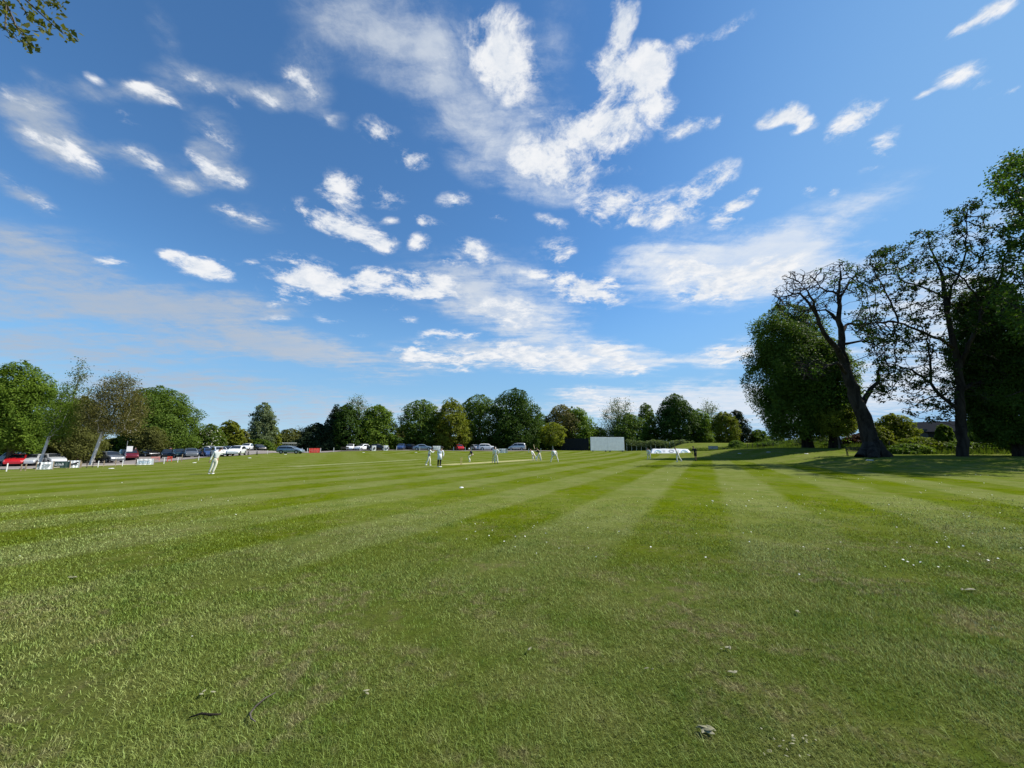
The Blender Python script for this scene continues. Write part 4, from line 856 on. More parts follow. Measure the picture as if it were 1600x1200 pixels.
def car_meshes(kind):
    if kind in CARMESH: return CARMESH[kind]
    K = KINDS[kind]; W, belt = K['W'], K['belt']; i0, i1 = K['cab']; pts = K['pts']; zlo = .20; half = K['L']/2
    def sect(x, zt, i):
        w = W*(1-.13*(abs(x)/half)**4); cabin = i0 < i < i1
        zs = min(belt, zt-.05) if not cabin else belt
        wt = w*.80 if cabin else w*.93
        lo = zlo+.10*(abs(x)/half)**6
        return [(0, lo), (w*.86, lo), (w*.985, lo+.14), (w, (lo+zs)/2+.08), (w*.975, zs), (wt, zt-.06 if cabin else max(zt-.03, zs+.005)), (wt*.86, zt-.005), (wt*.4, zt+.015), (0, zt+.02)]
    S = [sect(x, z, i) for i, (x, z) in enumerate(pts)]
    b = bmesh.new(); rows = []
    for (x, _), s in zip(pts, S):
        L_ = [b.verts.new((x, y, z)) for y, z in s]; R_ = [b.verts.new((x, -y, z)) for y, z in s[1:-1]]
        rows.append(L_+R_[::-1])
    n = len(rows[0])
    for a, c in zip(rows, rows[1:]):
        for k in range(n): b.faces.new((a[k], a[(k+1) % n], c[(k+1) % n], c[k])).smooth = True
    b.faces.new(rows[0][::-1]); b.faces.new(rows[-1])
    bmesh.ops.recalc_face_normals(b, faces=b.faces); body = D.meshes.new(kind+' body'); b.to_mesh(body); b.free(); body.materials.append(PAINT['white'])
    M = {'body': body}
    P = lambda i, k, s=1: Vector((pts[i][0], s*S[i][k][0], S[i][k][1]))
    def panel(name, corners, inset=.10):
        c = sum(corners, Vector())/4; q = [v.lerp(c, inset) for v in corners]
        nrm = (q[1]-q[0]).cross(q[3]-q[0]).normalized()
        if nrm.dot(c-Vector((0, 0, .7))) < 0: nrm = -nrm
        mb = MB(); mb.poly([v+nrm*.010 for v in q], nrm*.026); return mb.mesh(name, GLASS)
    M['windscreen'] = panel('windscreen', [P(i1-1, 6, 1), P(i1-1, 6, -1), Vector((pts[i1][0]-.02, -S[i1][5][0]*.93, pts[i1][1]+.0)), Vector((pts[i1][0]-.02, S[i1][5][0]*.93, pts[i1][1]+.0))], .07)
    M['rear_window'] = panel('rear_window', [P(i0+1, 6, 1), P(i0+1, 6, -1), Vector((pts[i0][0]+.06, -S[i0][5][0]*.85, pts[i0][1]+.07)), Vector((pts[i0][0]+.06, S[i0][5][0]*.85, pts[i0][1]+.07))], .10)
    sw = []
    for s in (1, -1):
        for a, c, ia, ic in ((i0+1, i0+3, .20, 0), (i0+3, i1-1, 0, .02)):
            mb = MB(); up = [P(i, 5, s) for i in range(a, c+1)]; lo = [P(i, 4, s) for i in range(a, c+1)]
            if c == i1-1: lo.append(Vector((pts[i1][0]-.28, s*S[i1][4][0]*.985, belt+.01))); 
            ring = [l.lerp(u, .12) for l, u in zip(lo, up)]; top = [l.lerp(u, .90) for l, u in zip(lo, up)]
            if c == i1-1: ring.append(lo[-1]+Vector((0, 0, .04)))
            ring[0] = ring[0]+Vector((.07, 0, 0)); top[0] = top[0]+Vector((.07, 0, 0)); 
            poly = ring+top[::-1]; mb.poly([p+Vector((0, s*.006, 0)) for p in poly], (0, s*.012, 0)); sw.append(mb.mesh('side_window', GLASS))
    M['side_window'] = sw
    r = K['rw']
    mb = MB(); mb.cyl((0, 0, 0), r, .21, 'Y', 20); M['tyre'] = mb.mesh('wheel', RUBBER)
    mb = MB(); mb.cyl((0, 0, 0), r*.66, .012, 'Y', 18); mb.cyl((0, .012, 0), r*.2, .02, 'Y', 10)
    for k in range(5): 
        a = k*2*PI/5; mb.box((math.cos(a)*r*.38, .012, math.sin(a)*r*.38), (r*.5, .016, .06), Matrix.Rotation(-a, 3, 'Y').to_quaternion())
    M['rim'] = mb.mesh('rim', ALLOY)
    mb = MB(); mb.cyl((0, 0, 0), r+.06, .02, 'Y', 20); M['arch'] = mb.mesh('wheel_arch', TRIM)
    fx, rx = half, -half; fz = pts[-2][1]; rz_ = pts[1][1]
    mb = MB(); mb.box((0, 0, 0), (.20, .34, .14), bev=.03); M['headlight'] = mb.mesh('headlight', LAMP)
    mb = MB(); mb.box((0, 0, 0), (.12, .16, .26), bev=.03); M['taillight'] = mb.mesh('taillight', TAIL)
    mb = MB(); mb.box((0, 0, 0), (.10, .86, .15), bev=.02); mb.box((-.01, 0, -.26), (.10, 1.15, .13), bev=.02); M['grille'] = mb.mesh('grille', TRIM)
    mb = MB(); mb.box((0, 0, 0), (.02, .5, .11)); M['plate_w'] = mb.mesh('number_plate', PLATEW)
    mb = MB(); mb.box((0, 0, 0), (.02, .5, .11)); M['plate_y'] = mb.mesh('number_plate', PLATEY)
    mb = MB(); mb.box((0, 0, 0), (.14, .17, .12), bev=.03); M['mirror'] = mb.mesh('mirror', TRIM)
    M['K'] = K; CARMESH[kind] = M; return M
def car(kind, colour, px, Y, yaw, label, group, cat='car', name='parked_car', dz=0):
    M = car_meshes(kind); K = M['K']; half = K['L']/2; W = K['W']; pts = K['pts']
    f = foot(px, Y)
    o = thing(name, label, cat, f+Vector((0, 0, .045+dz)), R(yaw), group)
    def put(n, me, loc, rot=(0, 0, 0), parent=o, pm=None):
        c = link(n, me, parent); c.location = loc; c.rotation_euler = rot
        if pm: c.material_slots[0].link = 'OBJECT'; c.material_slots[0].material = pm
        return c
    put('body', M['body'], (0, 0, 0), pm=PAINT[colour])
    put('windscreen', M['windscreen'], (0, 0, 0)); put('rear_window', M['rear_window'], (0, 0, 0))
    for s in M['side_window']: put('side_window', s, (0, 0, 0))
    for wx in K['wheels']:
        for s in (1, -1):
            ww = W*(1-.13*(abs(wx)/half)**4)
            put('wheel_arch', M['arch'], (wx, s*(ww-.004), K['rw']+.02))
            wh = put('wheel', M['tyre'], (wx, s*(ww-.085), K['rw'])); put('rim', M['rim'], (0, s*.106, 0), (0, 0, 0 if s > 0 else PI), wh)
    zf, zr = pts[-2][1]-.10, pts[1][1]-.12
    for s in (1, -1):
        put('headlight', M['headlight'], (half-.21, s*(W*.66), zf-.02), (0, 0, s*-.25)); put('taillight', M['taillight'], (-half+.075, s*(W*.76), zr))
        put('mirror', M['mirror'], (pts[K['cab'][1]][0]-.28, s*(W+.08), K['belt']+.08))
    put('grille', M['grille'], (half-.10, 0, zf-.10)); put('number_plate', M['plate_w'], (half-.035, 0, zf-.28)); put('number_plate', M['plate_y'], (-half-.005, 0, zr-.12))
    return o
G = 'cars parked along the left side'; GF = 'cars parked along the far boundary'
C_ = [
 ('hatch','red',33,52,-52,'bright red hatchback, leftmost of the row, nose towards the field'),
 ('estate','white',24,55,-50,'white estate car half hidden behind the bright red hatchback'),
 ('hatch','silver',54,53,-55,'silver hatchback between the bright red one and the slim birch'),
 ('saloon','black',80,58,-35,'dark saloon behind the slim birch, only its roof in view'),
 ('hatch','silver',86,55,-22,'pale silver hatchback behind the white and green banners'),
 ('saloon','maroon',110,59,-25,'dark maroon saloon behind the pale silver hatchback'),
 ('jeep','paleblue',108,67,-30,'boxy pale blue off-roader standing above the other cars under the trees'),
 ('suv','black',137,63,-35,'black car just left of the leaning white birch trunk'),
 ('suv','grey',175,60,-22,'grey off-road estate right of the leaning white birch trunk'),
 ('hatch','green',199,66,-38,'dark green hatchback behind the grey off-road estate'),
 ('hatch','maroon',207,65,-42,'maroon hatchback below the white sign board'),
 ('saloon','black',232,71,-22,'long black saloon with pale headlights right of the white sign board'),
 ('saloon','white',253,79,-24,'white saloon behind the long black one'),
 ('hatch','black',264,65,-48,'black hatchback by the person in red'),
 ('hatch','green',282,63.5,-38,'green black hatchback behind the red barrier'),
 ('hatch','grey',299,62.5,-44,'dark grey hatchback, third of the dark row left of the fielder'),
 ('saloon','navy',312,67,-30,'navy saloon, fourth of the dark row left of the fielder'),
 ('hatch','blue',327,65,-40,'dark blue hatchback just left of the near fielder'),
 ('saloon','white',330,82,-20,'white saloon far behind the near fielder'),
 ('hatch','white',344,61,-40,'white hatchback just right of the near fielder'),
 ('suv','navy',356,67,-55,'navy off-roader right of the near fielder'),
 ('hatch','white',371,61,-70,'white hatchback facing the field, nearest of the pair of white ones'),
 ('hatch','white',386,84,-70,'white hatchback parked far back facing the field'),
 ('saloon','black',404,88,-35,'black saloon parked at the back behind the picnic table'),
 ('estate','steel',455,76,4,'steel blue estate car parked side-on in front of the football goal')]
for kd, co, px, Y, yaw, lb in C_: car(kd, co, px, Y, yaw, lb, G)
F_ = [
 ('hatch','white',548,93,-75,'white hatchback, left of the two under the dark yews'), ('hatch','white',566,93,-105,'white hatchback, right of the two under the dark yews'),
 ('saloon','black',590,91,10,'black saloon between the two white boards'), ('saloon','white',592,95,6,'white saloon behind the black one, only its roof in view'), ('hatch','blue',627,95,-85,'blue hatchback standing alone in the dip of the tree line'),
 ('saloon','black',642,97,-20,'black saloon tucked behind the grey one'), ('saloon','steel',661,93,5,'grey saloon parked side-on left of the bowler'), ('hatch','red',718,99,-70,'red hatchback under the broad twin tree'),
 ('hatch','silver',743,101,-60,'silver hatchback left of the white estate car'), ('suv','white',761,100,12,'big white car parked side-on behind the standing batsman'), ('van','silver',808,102,170,'small pale van in the shade right of the white board')]
for kd, co, px, Y, yaw, lb in F_: car(kd, co, px, Y, yaw, lb, GF)
# ------------------------------------------------------------------ fences, banners, signs and cricket gear
WHITE = mat('white paint', (.74, .74, .72), rough=.55, var=.08); WOOD = mat('weathered wood', (.26, .20, .13), rough=.9, var=.3, bump=.3); DARKWOOD = mat('dark wood', (.045, .038, .03), rough=.9, var=.3)
STEEL = mat('galvanised steel', (.38, .39, .40), rough=.45, metal=.7); BLACK = mat('black cloth', (.012, .012, .014), rough=.9); NET = mat('black netting', (.010, .013, .018), rough=.95, var=.3, scale=1.5)
VINYL = mat('white vinyl', (.74, .75, .76), rough=.5, var=.04); VGREEN = mat('dark green vinyl', (.025, .05, .045), rough=.5); VRED = mat('red vinyl', (.55, .045, .035), rough=.5, var=.08); INK = mat('black ink', (.02, .02, .022), rough=.6); INKBLUE = mat('pale blue ink', (.24, .42, .55), rough=.6); INKGREY = mat('grey ink', (.34, .35, .36), rough=.6)
ORANGE = mat('red plastic', (.55, .07, .04), rough=.5); PINK = mat('faded red plastic', (.52, .20, .17), rough=.6)
def face_cam(x, y): return -math.atan2(x, y)
def post(name, label, cat, group, px, Y, h, m, r=.045, square=True, lean=0.0, cap=None):
    f = foot(px, Y); mb = MB()
    if square: mb.box((0, 0, h/2-.08), (r*2, r*2, h+.16), bev=.008)
    else: mb.cyl((0, 0, h/2-.08), r, h+.16, 'Z', 10)
    mb.box((0, 0, h+.005), (r*2.15, r*2.15, .022), bev=.006)
    o = link(name, mb.mesh(name, m)); o.location = f; o.rotation_euler = (0, lean, face_cam(f.x, f.y)); return tag(o, label, cat, group)
fY = lambda px: float(np.interp(px, [p for p, _ in FENCE], [y for _, y in FENCE]))
GP = 'posts of the car park boundary'
for px, m, h, lb in [(18, WHITE, .66, 'white post at the far left in front of the red hatchback'), (40, WOOD, .55, 'brown post between the red hatchback and the silver one'), (47, WOOD, .55, 'brown post in front of the left silver hatchback'), (132, WOOD, .6, 'brown post right of the banner with the black running animal'), (141, DARKWOOD, .55, 'dark post left of the leaning birch'), (150, DARKWOOD, .5, 'dark post right of the leaning birch'),
   (158.5, WHITE, .62, 'white post left of the grey off-road estate'), (167, WOOD, .62, 'brown post in front of the grey off-road estate'), (185, WOOD, .7, 'brown post at the tail of the grey off-road estate'), (196, WHITE, .66, 'white post in front of the dark green hatchback'), (217, DARKWOOD, .9, 'tall dark post at the left end of the pale blue lettered banner'), (260, WHITE, .75, 'white post left of the small red barrier'), (281, WHITE, .6, 'white post right of the small red barrier'), (287, WOOD, 1.0, 'taller brown post in front of the green black hatchback'), (313, WHITE, .6, 'white post in front of the navy saloon'),
   (340, WHITE, .8, 'white post just right of the near fielder'), (363, WOOD, .95, 'brown post in front of the navy off-roader'), (419, WHITE, .7, 'white post between the picnic table and the steel blue estate')]:
    post('boundary_post', lb, 'post', GP, px, fY(px), h, m, .035 if m is WHITE else .04)
GQ = 'white posts along the far boundary'
for px, lb in [(472.5, 'white post at the nose of the steel blue estate'), (481, 'white post at the left end of the red banner'), (501.5, 'white post at the right end of the red banner'), (522, 'white post in front of the dark yews'), (563, 'white post between the two white hatchbacks'), (620, 'white post left of the blue hatchback'), (656, 'white post in front of the grey saloon'), (709, 'white post left of the red hatchback'), (727, 'white post right of the red hatchback'), (737, 'white post beside the silver hatchback'), (778, 'white post left of the white board behind the standing batsman'), (793, 'white post right of the white board behind the standing batsman'), (826, 'white post left of the batsman in front of the darkest tree'), (845, 'white post right of the batsman in front of the darkest tree')]:
    post('boundary_post', lb, 'post', GQ, px, 88 if px < 560 else 91, .95, WHITE, .06)
# low rail between the near posts
a = [foot(px, fY(px)) for px in (8, 18, 40, 66, 92, 112, 130, 150)]
o = link('low_rail', MB().tube([p+Vector((0, .03, .17)) for p in a], .035, 6).mesh('low_rail', mat('pale timber', (.42, .38, .30), rough=.9))); tag(o, 'low pale timber rail along the foot of the car park fence on the left', 'rail')
a = [foot(px, fY(px)) for px in (150, 170, 196, 217)]
o = link('low_rail', MB().tube([p+Vector((0, .03, .15)) for p in a], .035, 6).mesh('low_rail', MATS['pale timber'])); tag(o, 'low pale timber rail in front of the grey off-road estate', 'rail')

def banner(px0, px1, Y, h, z0, m, label, marks=None, name='banner', posts=True):
    f = foot((px0+px1)/2, Y); wd = (px1-px0)/608*Y*math.cos(math.atan((px0+px1-1600)/2/608))**.5
    o = thing(name, label, 'banner', f, face_cam(f.x, f.y)+(.25 if px0 > 470 else 0))
    mb = MB(); n = 14
    vs_ = [[mb.b.verts.new((-wd/2+wd*i/n, .02*math.sin(i*1.7)+.015*math.sin(i*.6+1), z0+h*j)) for i in range(n+1)] for j in (0, 1)]
    bk = [[mb.b.verts.new((v.co.x, v.co.y+.012, v.co.z)) for v in r] for r in vs_]
    for i in range(n):
        mb.b.faces.new((vs_[0][i], vs_[0][i+1], vs_[1][i+1], vs_[1][i])); mb.b.faces.new((bk[0][i+1], bk[0][i], bk[1][i], bk[1][i+1]))
        mb.b.faces.new((vs_[1][i], vs_[1][i+1], bk[1][i+1], bk[1][i])); mb.b.faces.new((vs_[0][i+1], vs_[0][i], bk[0][i], bk[0][i+1]))
    for r0, r1 in ((vs_, bk),):
        for k in (0, n): mb.b.faces.new((r0[0][k], r0[1][k], r1[1][k], r1[0][k]))
    mb.build('sheet', m, o)
    if posts:
        for s in (-1, 1): MB().box((s*(wd/2+.03), .03, (z0+h)/2), (.06, .06, z0+h+.1)).build('post', WOOD, o)
    if marks:
        for nm, mm, shapes in marks:
            mb = MB()
            for sh in shapes: mb.poly([(-wd/2+x*wd, -.055, z0+y*h) for x, y in sh], (0, .012, 0))
            mb.build(nm, mm, o)
    return o
def bar(x0, y0, x1, y1): return [(x0, y0), (x1, y0), (x1, y1), (x0, y1)]
def strokes(x0, x1, y, hh, n, seed):
    r = random.Random(seed); out = []; x = x0; st = (x1-x0)/n
    for i in range(n):
        w_ = st*r.uniform(.55, .8); k = r.choice([0, 1, 2]); t = st*.22
        out.append(bar(x, y, x+t, y+hh*r.choice([1, 1, 1.35])))
        if k: out.append(bar(x+t, y+hh*.85, x+w_, y+hh))
        if k > 1: out.append(bar(x+w_-t, y, x+w_, y+hh*.85))
        else: out.append(bar(x+t, y, x+w_, y+hh*.16))
        x += st
    return out
tree_mark = [[(.10,.05),(.16,.05),(.155,.45),(.20,.62),(.22,.85),(.16,.97),(.08,.92),(.05,.70),(.09,.55),(.115,.45)]]
animal = [[(.14,.52),(.24,.62),(.40,.60),(.52,.70),(.66,.72),(.78,.86),(.90,.78),(.84,.66),(.76,.56),(.86,.40),(.80,.36),(.66,.50),(.50,.44),(.40,.28),(.34,.30),(.38,.46),(.26,.44),(.16,.30),(.12,.34),(.20,.48)]]
banner(66.5, 86, fY(76)-.15, .62, .06, VINYL, 'white banner with a small dark tree mark below the pale silver hatchback', [('mark', INK, tree_mark), ('lettering', INKGREY, [bar(.36,.62,.90,.74), bar(.36,.40,.82,.50), bar(.36,.2,.7,.28)])])
banner(92, 112, fY(102)-.15, .58, .09, VGREEN, 'dark green banner with pale lettering between two white banners', [('lettering', VINYL, strokes(.06, .62, .40, .26, 6, 2))])
banner(112.5, 128, fY(120)-.15, .66, .06, VINYL, 'white banner with a black running animal on it', [('mark', INK, animal)])
banner(219, 242, fY(230)-.15, .66, .08, VINYL, 'white banner with pale blue lettering in front of the long black saloon', [('lettering', INKBLUE, strokes(.12, .88, .30, .28, 8, 4)), ('line', INKGREY, [bar(.2, .68, .8, .76)])])
banner(484, 500, 86, 1.0, .0, VRED, 'red banner in front of the dark yews', [('lettering', PINK, strokes(.10, .90, .45, .20, 9, 6)+strokes(.2, .8, .15, .14, 8, 7))])
banner(581.5, 588, 88.5, 1.15, .05, VINYL, 'white board with a dark mark, left of the black saloon', [('mark', INK, [[(.25,.25),(.6,.2),(.8,.5),(.6,.8),(.35,.6)]])])
banner(600, 607, 88.5, 1.15, .05, VINYL, 'white board with a dark mark, right of the black saloon', [('mark', INK, [[(.2,.7),(.5,.3),(.75,.75),(.9,.4),(.7,.2),(.3,.2)]])])
banner(676.5, 689, 90, .85, .25, VINYL, 'white board behind the bowler and the umpire', [('lettering', INKGREY, strokes(.15, .85, .4, .2, 6, 9))])
banner(779.5, 791.5, 90.5, .95, .05, VINYL, 'white board with a dark mark on its left behind the standing batsman', [('mark', INK, [[(.1,.5),(.2,.42),(.26,.6),(.18,.8),(.1,.72)]]), ('lettering', INKGREY, [bar(.35,.6,.9,.7), bar(.35,.35,.8,.43)])])
# sign board on its pole
f = foot(203, 55); o = thing('sign_board', 'white rectangular notice on a tall thin pole above the parked cars', 'sign', f, face_cam(f.x, f.y))
MB().cyl((-.30, .04, 1.45), .03, 3.05, 'Z', 10).build('pole', STEEL, o); MB().box((.02, 0, 1.86), (.62, .03, .74), bev=.008).build('board', VINYL, o)
# barriers
for px, w_, h_, m, lb in [(246, .9, .62, PINK, 'faded red plastic barrier left of the white fence post'), (268, .5, .68, ORANGE, 'small bright red barrier in front of the black hatchback')]:
    f = foot(px, 52); o = thing('barrier', lb, 'barrier', f, face_cam(f.x, f.y))
    MB().box((0, 0, h_*.86), (w_, .05, .14), bev=.01).box((0, 0, h_*.5), (w_, .05, .10), bev=.01).build('panel', m, o)
    for s in (-1, 1): MB().box((s*w_*.42, 0, h_*.42), (.07, .07, h_*.9), bev=.01).box((s*w_*.42, 0, .03), (.12, .36, .06), bev=.01).build('leg', m, o)
# picnic table by the fence
f = foot(396, 70); o = thing('picnic_table', 'grey topped picnic table on the grass edge below the black saloon', 'picnic table', f, face_cam(f.x, f.y)+.15)
mb = MB()
for k in range(5): mb.box((0, -.32+k*.16, .74), (1.8, .14, .045), bev=.006)
mb.build('tabletop', mat('grey boards', (.36, .36, .35), rough=.8, var=.2), o)
for s in (-1, 1):
    MB().box((0, s*.68, .44), (1.8, .26, .045), bev=.006).build('bench_seat', MATS['grey boards'], o)
    mb = MB(); mb.box((s*.65, 0, .40), (.07, 1.5, .09)); 
    for q in (-1, 1): mb.box((s*.65, q*.42, .36), (.07, .10, .86), Matrix.Rotation(q*.45, 3, 'X').to_quaternion())
    mb.build('leg_frame', DARKWOOD, o)
# low dark bench by the yews
f = foot(539, 89); o = thing('low_bench', 'low dark bench left of the white hatchbacks', 'bench', f, face_cam(f.x, f.y))
MB().box((0, 0, .52), (1.7, .4, .06), bev=.01).build('seat', DARKWOOD, o); MB().box((0, .2, .78), (1.7, .05, .34), bev=.01).build('backrest', DARKWOOD, o)
for s in (-1, 1): MB().box((s*.7, 0, .25), (.08, .4, .5), bev=.01).build('leg', DARKWOOD, o)
# football goal
f = foot(446, 112); o = thing('football_goal', 'white framed football goal with a net, behind the steel blue estate', 'goal', f, face_cam(f.x, f.y))
hw_, hg = 3.35, 2.35
for s in (-1, 1): MB().cyl((s*hw_, 0, hg/2), .07, hg, 'Z', 10).build('goalpost', WHITE, o)
MB().cyl((0, 0, hg), .07, hw_*2+.14, 'X', 10).build('crossbar', WHITE, o)
mb = MB()
for s in (-1, 1): mb.tube([(s*hw_, .05, hg-.02), (s*hw_, .9, hg-.1), (s*hw_, 1.9, .05)], .035, 6)
mb.tube([(-hw_, 1.9, .05), (hw_, 1.9, .05)], .035, 6); mb.build('back_frame', WHITE, o)
mb = MB()
for i in range(24):
    x = -hw_+2*hw_*i/23; mb.tube([(x, .03, hg), (x, .9, hg-.12), (x, 1.88, .05)], .011, 4)
for j in range(12):
    t_ = j/11; p0 = Vector((0, .9, hg-.12)).lerp(Vector((0, 1.88, .05)), t_); mb.tube([(-hw_, p0.y, p0.z), (hw_, p0.y, p0.z)], .011, 4)
mb.build('net', mat('pale net cord', (.55, .56, .56), rough=.8), o)
# sight screen: two slatted white panels on wheels
f = foot(949.5, 105); o = thing('sight_screen', 'big white slatted sight screen on small wheels at the far boundary', 'sight screen', f, face_cam(f.x, f.y)+.5)
SW, SH = 10.1, 3.6; SLAT = mat('white slats', (.80, .81, .81), rough=.6, var=.08, scale=1.2)
for s in (-1, 1):
    mb = MB(); n = 23; wd = SW/2-.1
    for i in range(n): mb.box((s*(SW/4)+(-wd/2+wd*(i+.5)/n), 0, .35+SH/2), (wd/n*.93, .03, SH-.12))
    mb.build('slatted_panel', SLAT, o)
    mb = MB(); x0 = s*SW/4
    for z in (.37, .35+SH*.55, .33+SH): mb.box((x0, .05, z), (wd, .06, .09))
    for q in (-1, 1): mb.box((x0+q*(wd/2), .05, .35+SH/2), (.09, .06, SH))
    mb.build('frame', WHITE, o)
    for q in (-1, 1):
        wb = MB().cyl((x0+q*wd*.38, .05, .19), .2, .1, 'Y', 16).build('wheel', TRIM, o)
    mb = MB()
    for q in (-1, 1): mb.tube([(x0+q*wd*.38, .08, 2.8), (x0+q*wd*.38, 1.3, .12)], .04, 6)
    mb.build('brace', STEEL, o)
# black netting screen left of it
f = foot(898, 109); o = thing('netting_screen', 'long black netting screen on posts left of the white sight screen', 'screen', f, face_cam(f.x, f.y))
MB().box((0, 0, 1.75), (7.6, .04, 3.3)).build('net_panel', NET, o)
for k in range(5): MB().cyl((-3.8+k*1.9, .07, 1.75), .05, 3.6, 'Z', 8).build('post', TRIM, o)
# pitch covers
f = foot(1046, 75)-Vector((0, 0, .09)); o = thing('pitch_cover', 'long white wheeled pitch covers with round emblems behind two fielders', 'pitch covers', f, face_cam(f.x, f.y)+.2)
CW, CH, CD = 7.2, .92, 3.0
mb = MB(); n = 16; prof_ = [(-CD/2, .01), (-CD/2+.12, .12), (-.45, CH), (.45, CH), (CD/2-.12, .12), (CD/2, .01)]
rows = []
for i in range(n+1):
    x = -CW/2+CW*i/n; e = max(0, (abs(x)-CW/2+.5)/.5); sg = .03*math.sin(i*1.3)
    rows.append([mb.b.verts.new((x, y*(1-.0*e), z-(z-.12)*.8*e*(z > .12)+sg*(z > .3))) for y, z in prof_])
for a, b in zip(rows, rows[1:]):
    for k in range(5): mb.b.faces.new((a[k], a[k+1], b[k+1], b[k])).smooth = False
mb.b.faces.new(rows[0]); mb.b.faces.new(rows[-1][::-1]); mb.build('sheet', VINYL, o)
sl = Vector((0, .9-.0, .78)).normalized(); nrm_ = Vector((0, -.78, .9)).normalized()
def on_cover(x, t): return Vector((x, -CD/2+.12+t*(CD/2-.57), .12+t*(CH-.12)))+Vector((0, -.03, .035))
def ring(x, t0, rx, ry, wd_, m, nm, a0=0, a1=2*PI, parent=o):
    mb = MB(); n = 28; rr = []
    for i in range(n+1):
        a = a0+(a1-a0)*i/n
        rr.append([mb.b.verts.new(on_cover(x+math.cos(a)*(rx-w2), t0+math.sin(a)*(ry-w2*.7))) for w2 in (0, wd_)])
    for p, q in zip(rr, rr[1:]): mb.b.faces.new((p[0], q[0], q[1], p[1]))
    ob = mb.build(nm, m, parent); md = ob.modifiers.new('thick', 'SOLIDIFY'); md.thickness = .01; return ob
ring(-2.35, .12, .62, .55, .16, INKBLUE, 'arch_emblem', 0, PI); ring(0.1, .45, .48, .33, .15, INKGREY, 'oval_emblem'); ring(2.35, .12, .62, .55, .16, INKBLUE, 'arch_emblem', 0, PI)
ring(-2.35, .06, .40, .30, .14, mat('pale green ink', (.45, .62, .42), rough=.6), 'arch_fill', 0, PI); ring(2.35, .06, .40, .30, .14, MATS['pale green ink'], 'arch_fill', 0, PI)
for x in (-1.2, 1.25): 
    mb = MB()
    for i, w2 in enumerate((.5, .36, .44)): mb.poly([on_cover(x-w2/2, .62-i*.16), on_cover(x+w2/2, .62-i*.16), on_cover(x+w2/2, .56-i*.16), on_cover(x-w2/2, .56-i*.16)], (0, -.008, .008))
    mb.build('lettering', mat('light grey ink', (.58, .59, .60), rough=.6), o)
for s in (-1, 1):
    for q in (-1, 1): MB().cyl((s*2.6, q*1.3, .11), .13, .08, 'X', 14).build('wheel', TRIM, o)
# information board, black box, bench, markers
f = foot(1114, 74); o = thing('information_board', 'grey board on short legs standing on the grass bank', 'board', f, face_cam(f.x, f.y)-.1)
MB().box((0, 0, .66), (1.65, .06, .62), bev=.01).build('panel', mat('grey blue board', (.16, .19, .23), rough=.5, var=.25, scale=8), o)
mb = MB()
for x0, y0, x1, y1 in [(-.72,.72,-.1,.9),(-.72,.45,-.3,.66),(.0,.45,.7,.62),(.05,.7,.66,.88)]: mb.box(((x0+x1)/2, -.034, (y0+y1)/2), (x1-x0, .006, y1-y0))
mb.build('printed_panel', mat('printed grey', (.26, .29, .33), rough=.6, var=.3, scale=12), o)
for s in (-1, 1): MB().box((s*.7, .05, .32), (.07, .05, .72)).build('leg', DARKWOOD, o)
f = foot(1132.5, 76); o = thing('storage_box', 'low black box with a lid on the grass bank right of the grey board', 'box', f, face_cam(f.x, f.y))
MB().box((0, 0, .24), (1.1, .6, .46), bev=.02).build('bin', BLACK, o); MB().box((0, 0, .51), (1.18, .66, .07), bev=.015).build('lid', TRIM, o)
f = foot(1333, 41); o = thing('park_bench', 'dark wooden bench at the foot of the gnarled leaning tree', 'bench', f, face_cam(f.x, f.y)+.2)
mb = MB()
for k in range(4): mb.box((0, -.2+k*.13, .45), (1.25, .11, .035), bev=.005)
mb.build('seat', DARKWOOD, o)
mb = MB()
for k in range(3): mb.box((0, .27+k*.03, .58+k*.13), (1.25, .03, .10), bev=.005)
mb.build('backrest', DARKWOOD, o)
for s in (-1, 1): MB().box((s*.55, -.2, .23), (.06, .06, .46)).box((s*.55, .26, .45), (.06, .06, .9)).box((s*.55, .0, .64), (.06, .5, .05)).build('leg', DARKWOOD, o)
GM = 'white marker discs round the boundary'
for px, py, w_, lb in [(174,732,.22,'white boundary disc on the grass before the grey off-road estate'),(304,723,.24,'white boundary disc left of the near fielder'),(390,715.5,.24,'white boundary disc below the picnic table'),(446,710,.26,'white boundary disc in front of the steel blue estate'),(467,709,.24,'white boundary disc at the nose of the steel blue estate'),(568,707,.3,'white boundary disc below the two white hatchbacks'),(650,707,.3,'white boundary disc left of the bowler'),(721,762,.10,'white marker lying alone in the middle of the lawn'),(1201,706.5,.28,'white boundary disc on the slope left of the big dark tree'),(1260,709,.22,'white boundary disc in the shade below the big dark tree'),(1156,708.5,.28,'white boundary disc on the sunlit slope'),(1359,719,.30,'white boundary disc in front of the leaning tree')]:
    f = hit(px, py); mb = MB(); mb.cyl((0, 0, .012), w_, .035, 'Z', 20, w_*.72); mb.cyl((0, 0, .034), w_*.3, .012, 'Z', 14)
    o = link('boundary_marker', mb.mesh('boundary_marker', WHITE)); o.location = f; tag(o, lb, 'marker', GM)
# stumps
for px, py, lb in [(720.5, 726.3, 'set of three wooden stumps at the bowling end'), (845, 719.2, 'set of three wooden stumps at the batting end')]:
    f = hit(px, py); o = thing('cricket_stumps', lb, 'stumps', f, math.atan2((PB-PA).y, (PB-PA).x))
    WK = mat('pale varnished wood', (.52, .42, .16), rough=.5)
    for k in (-1, 0, 1): MB().cyl((0, k*.1, .34), .024, .74, 'Z', 10).build('stump', WK, o)
    for k in (-1, 1): MB().cyl((0, k*.05, .715), .013, .1, 'Y', 8).build('bail', WK, o)
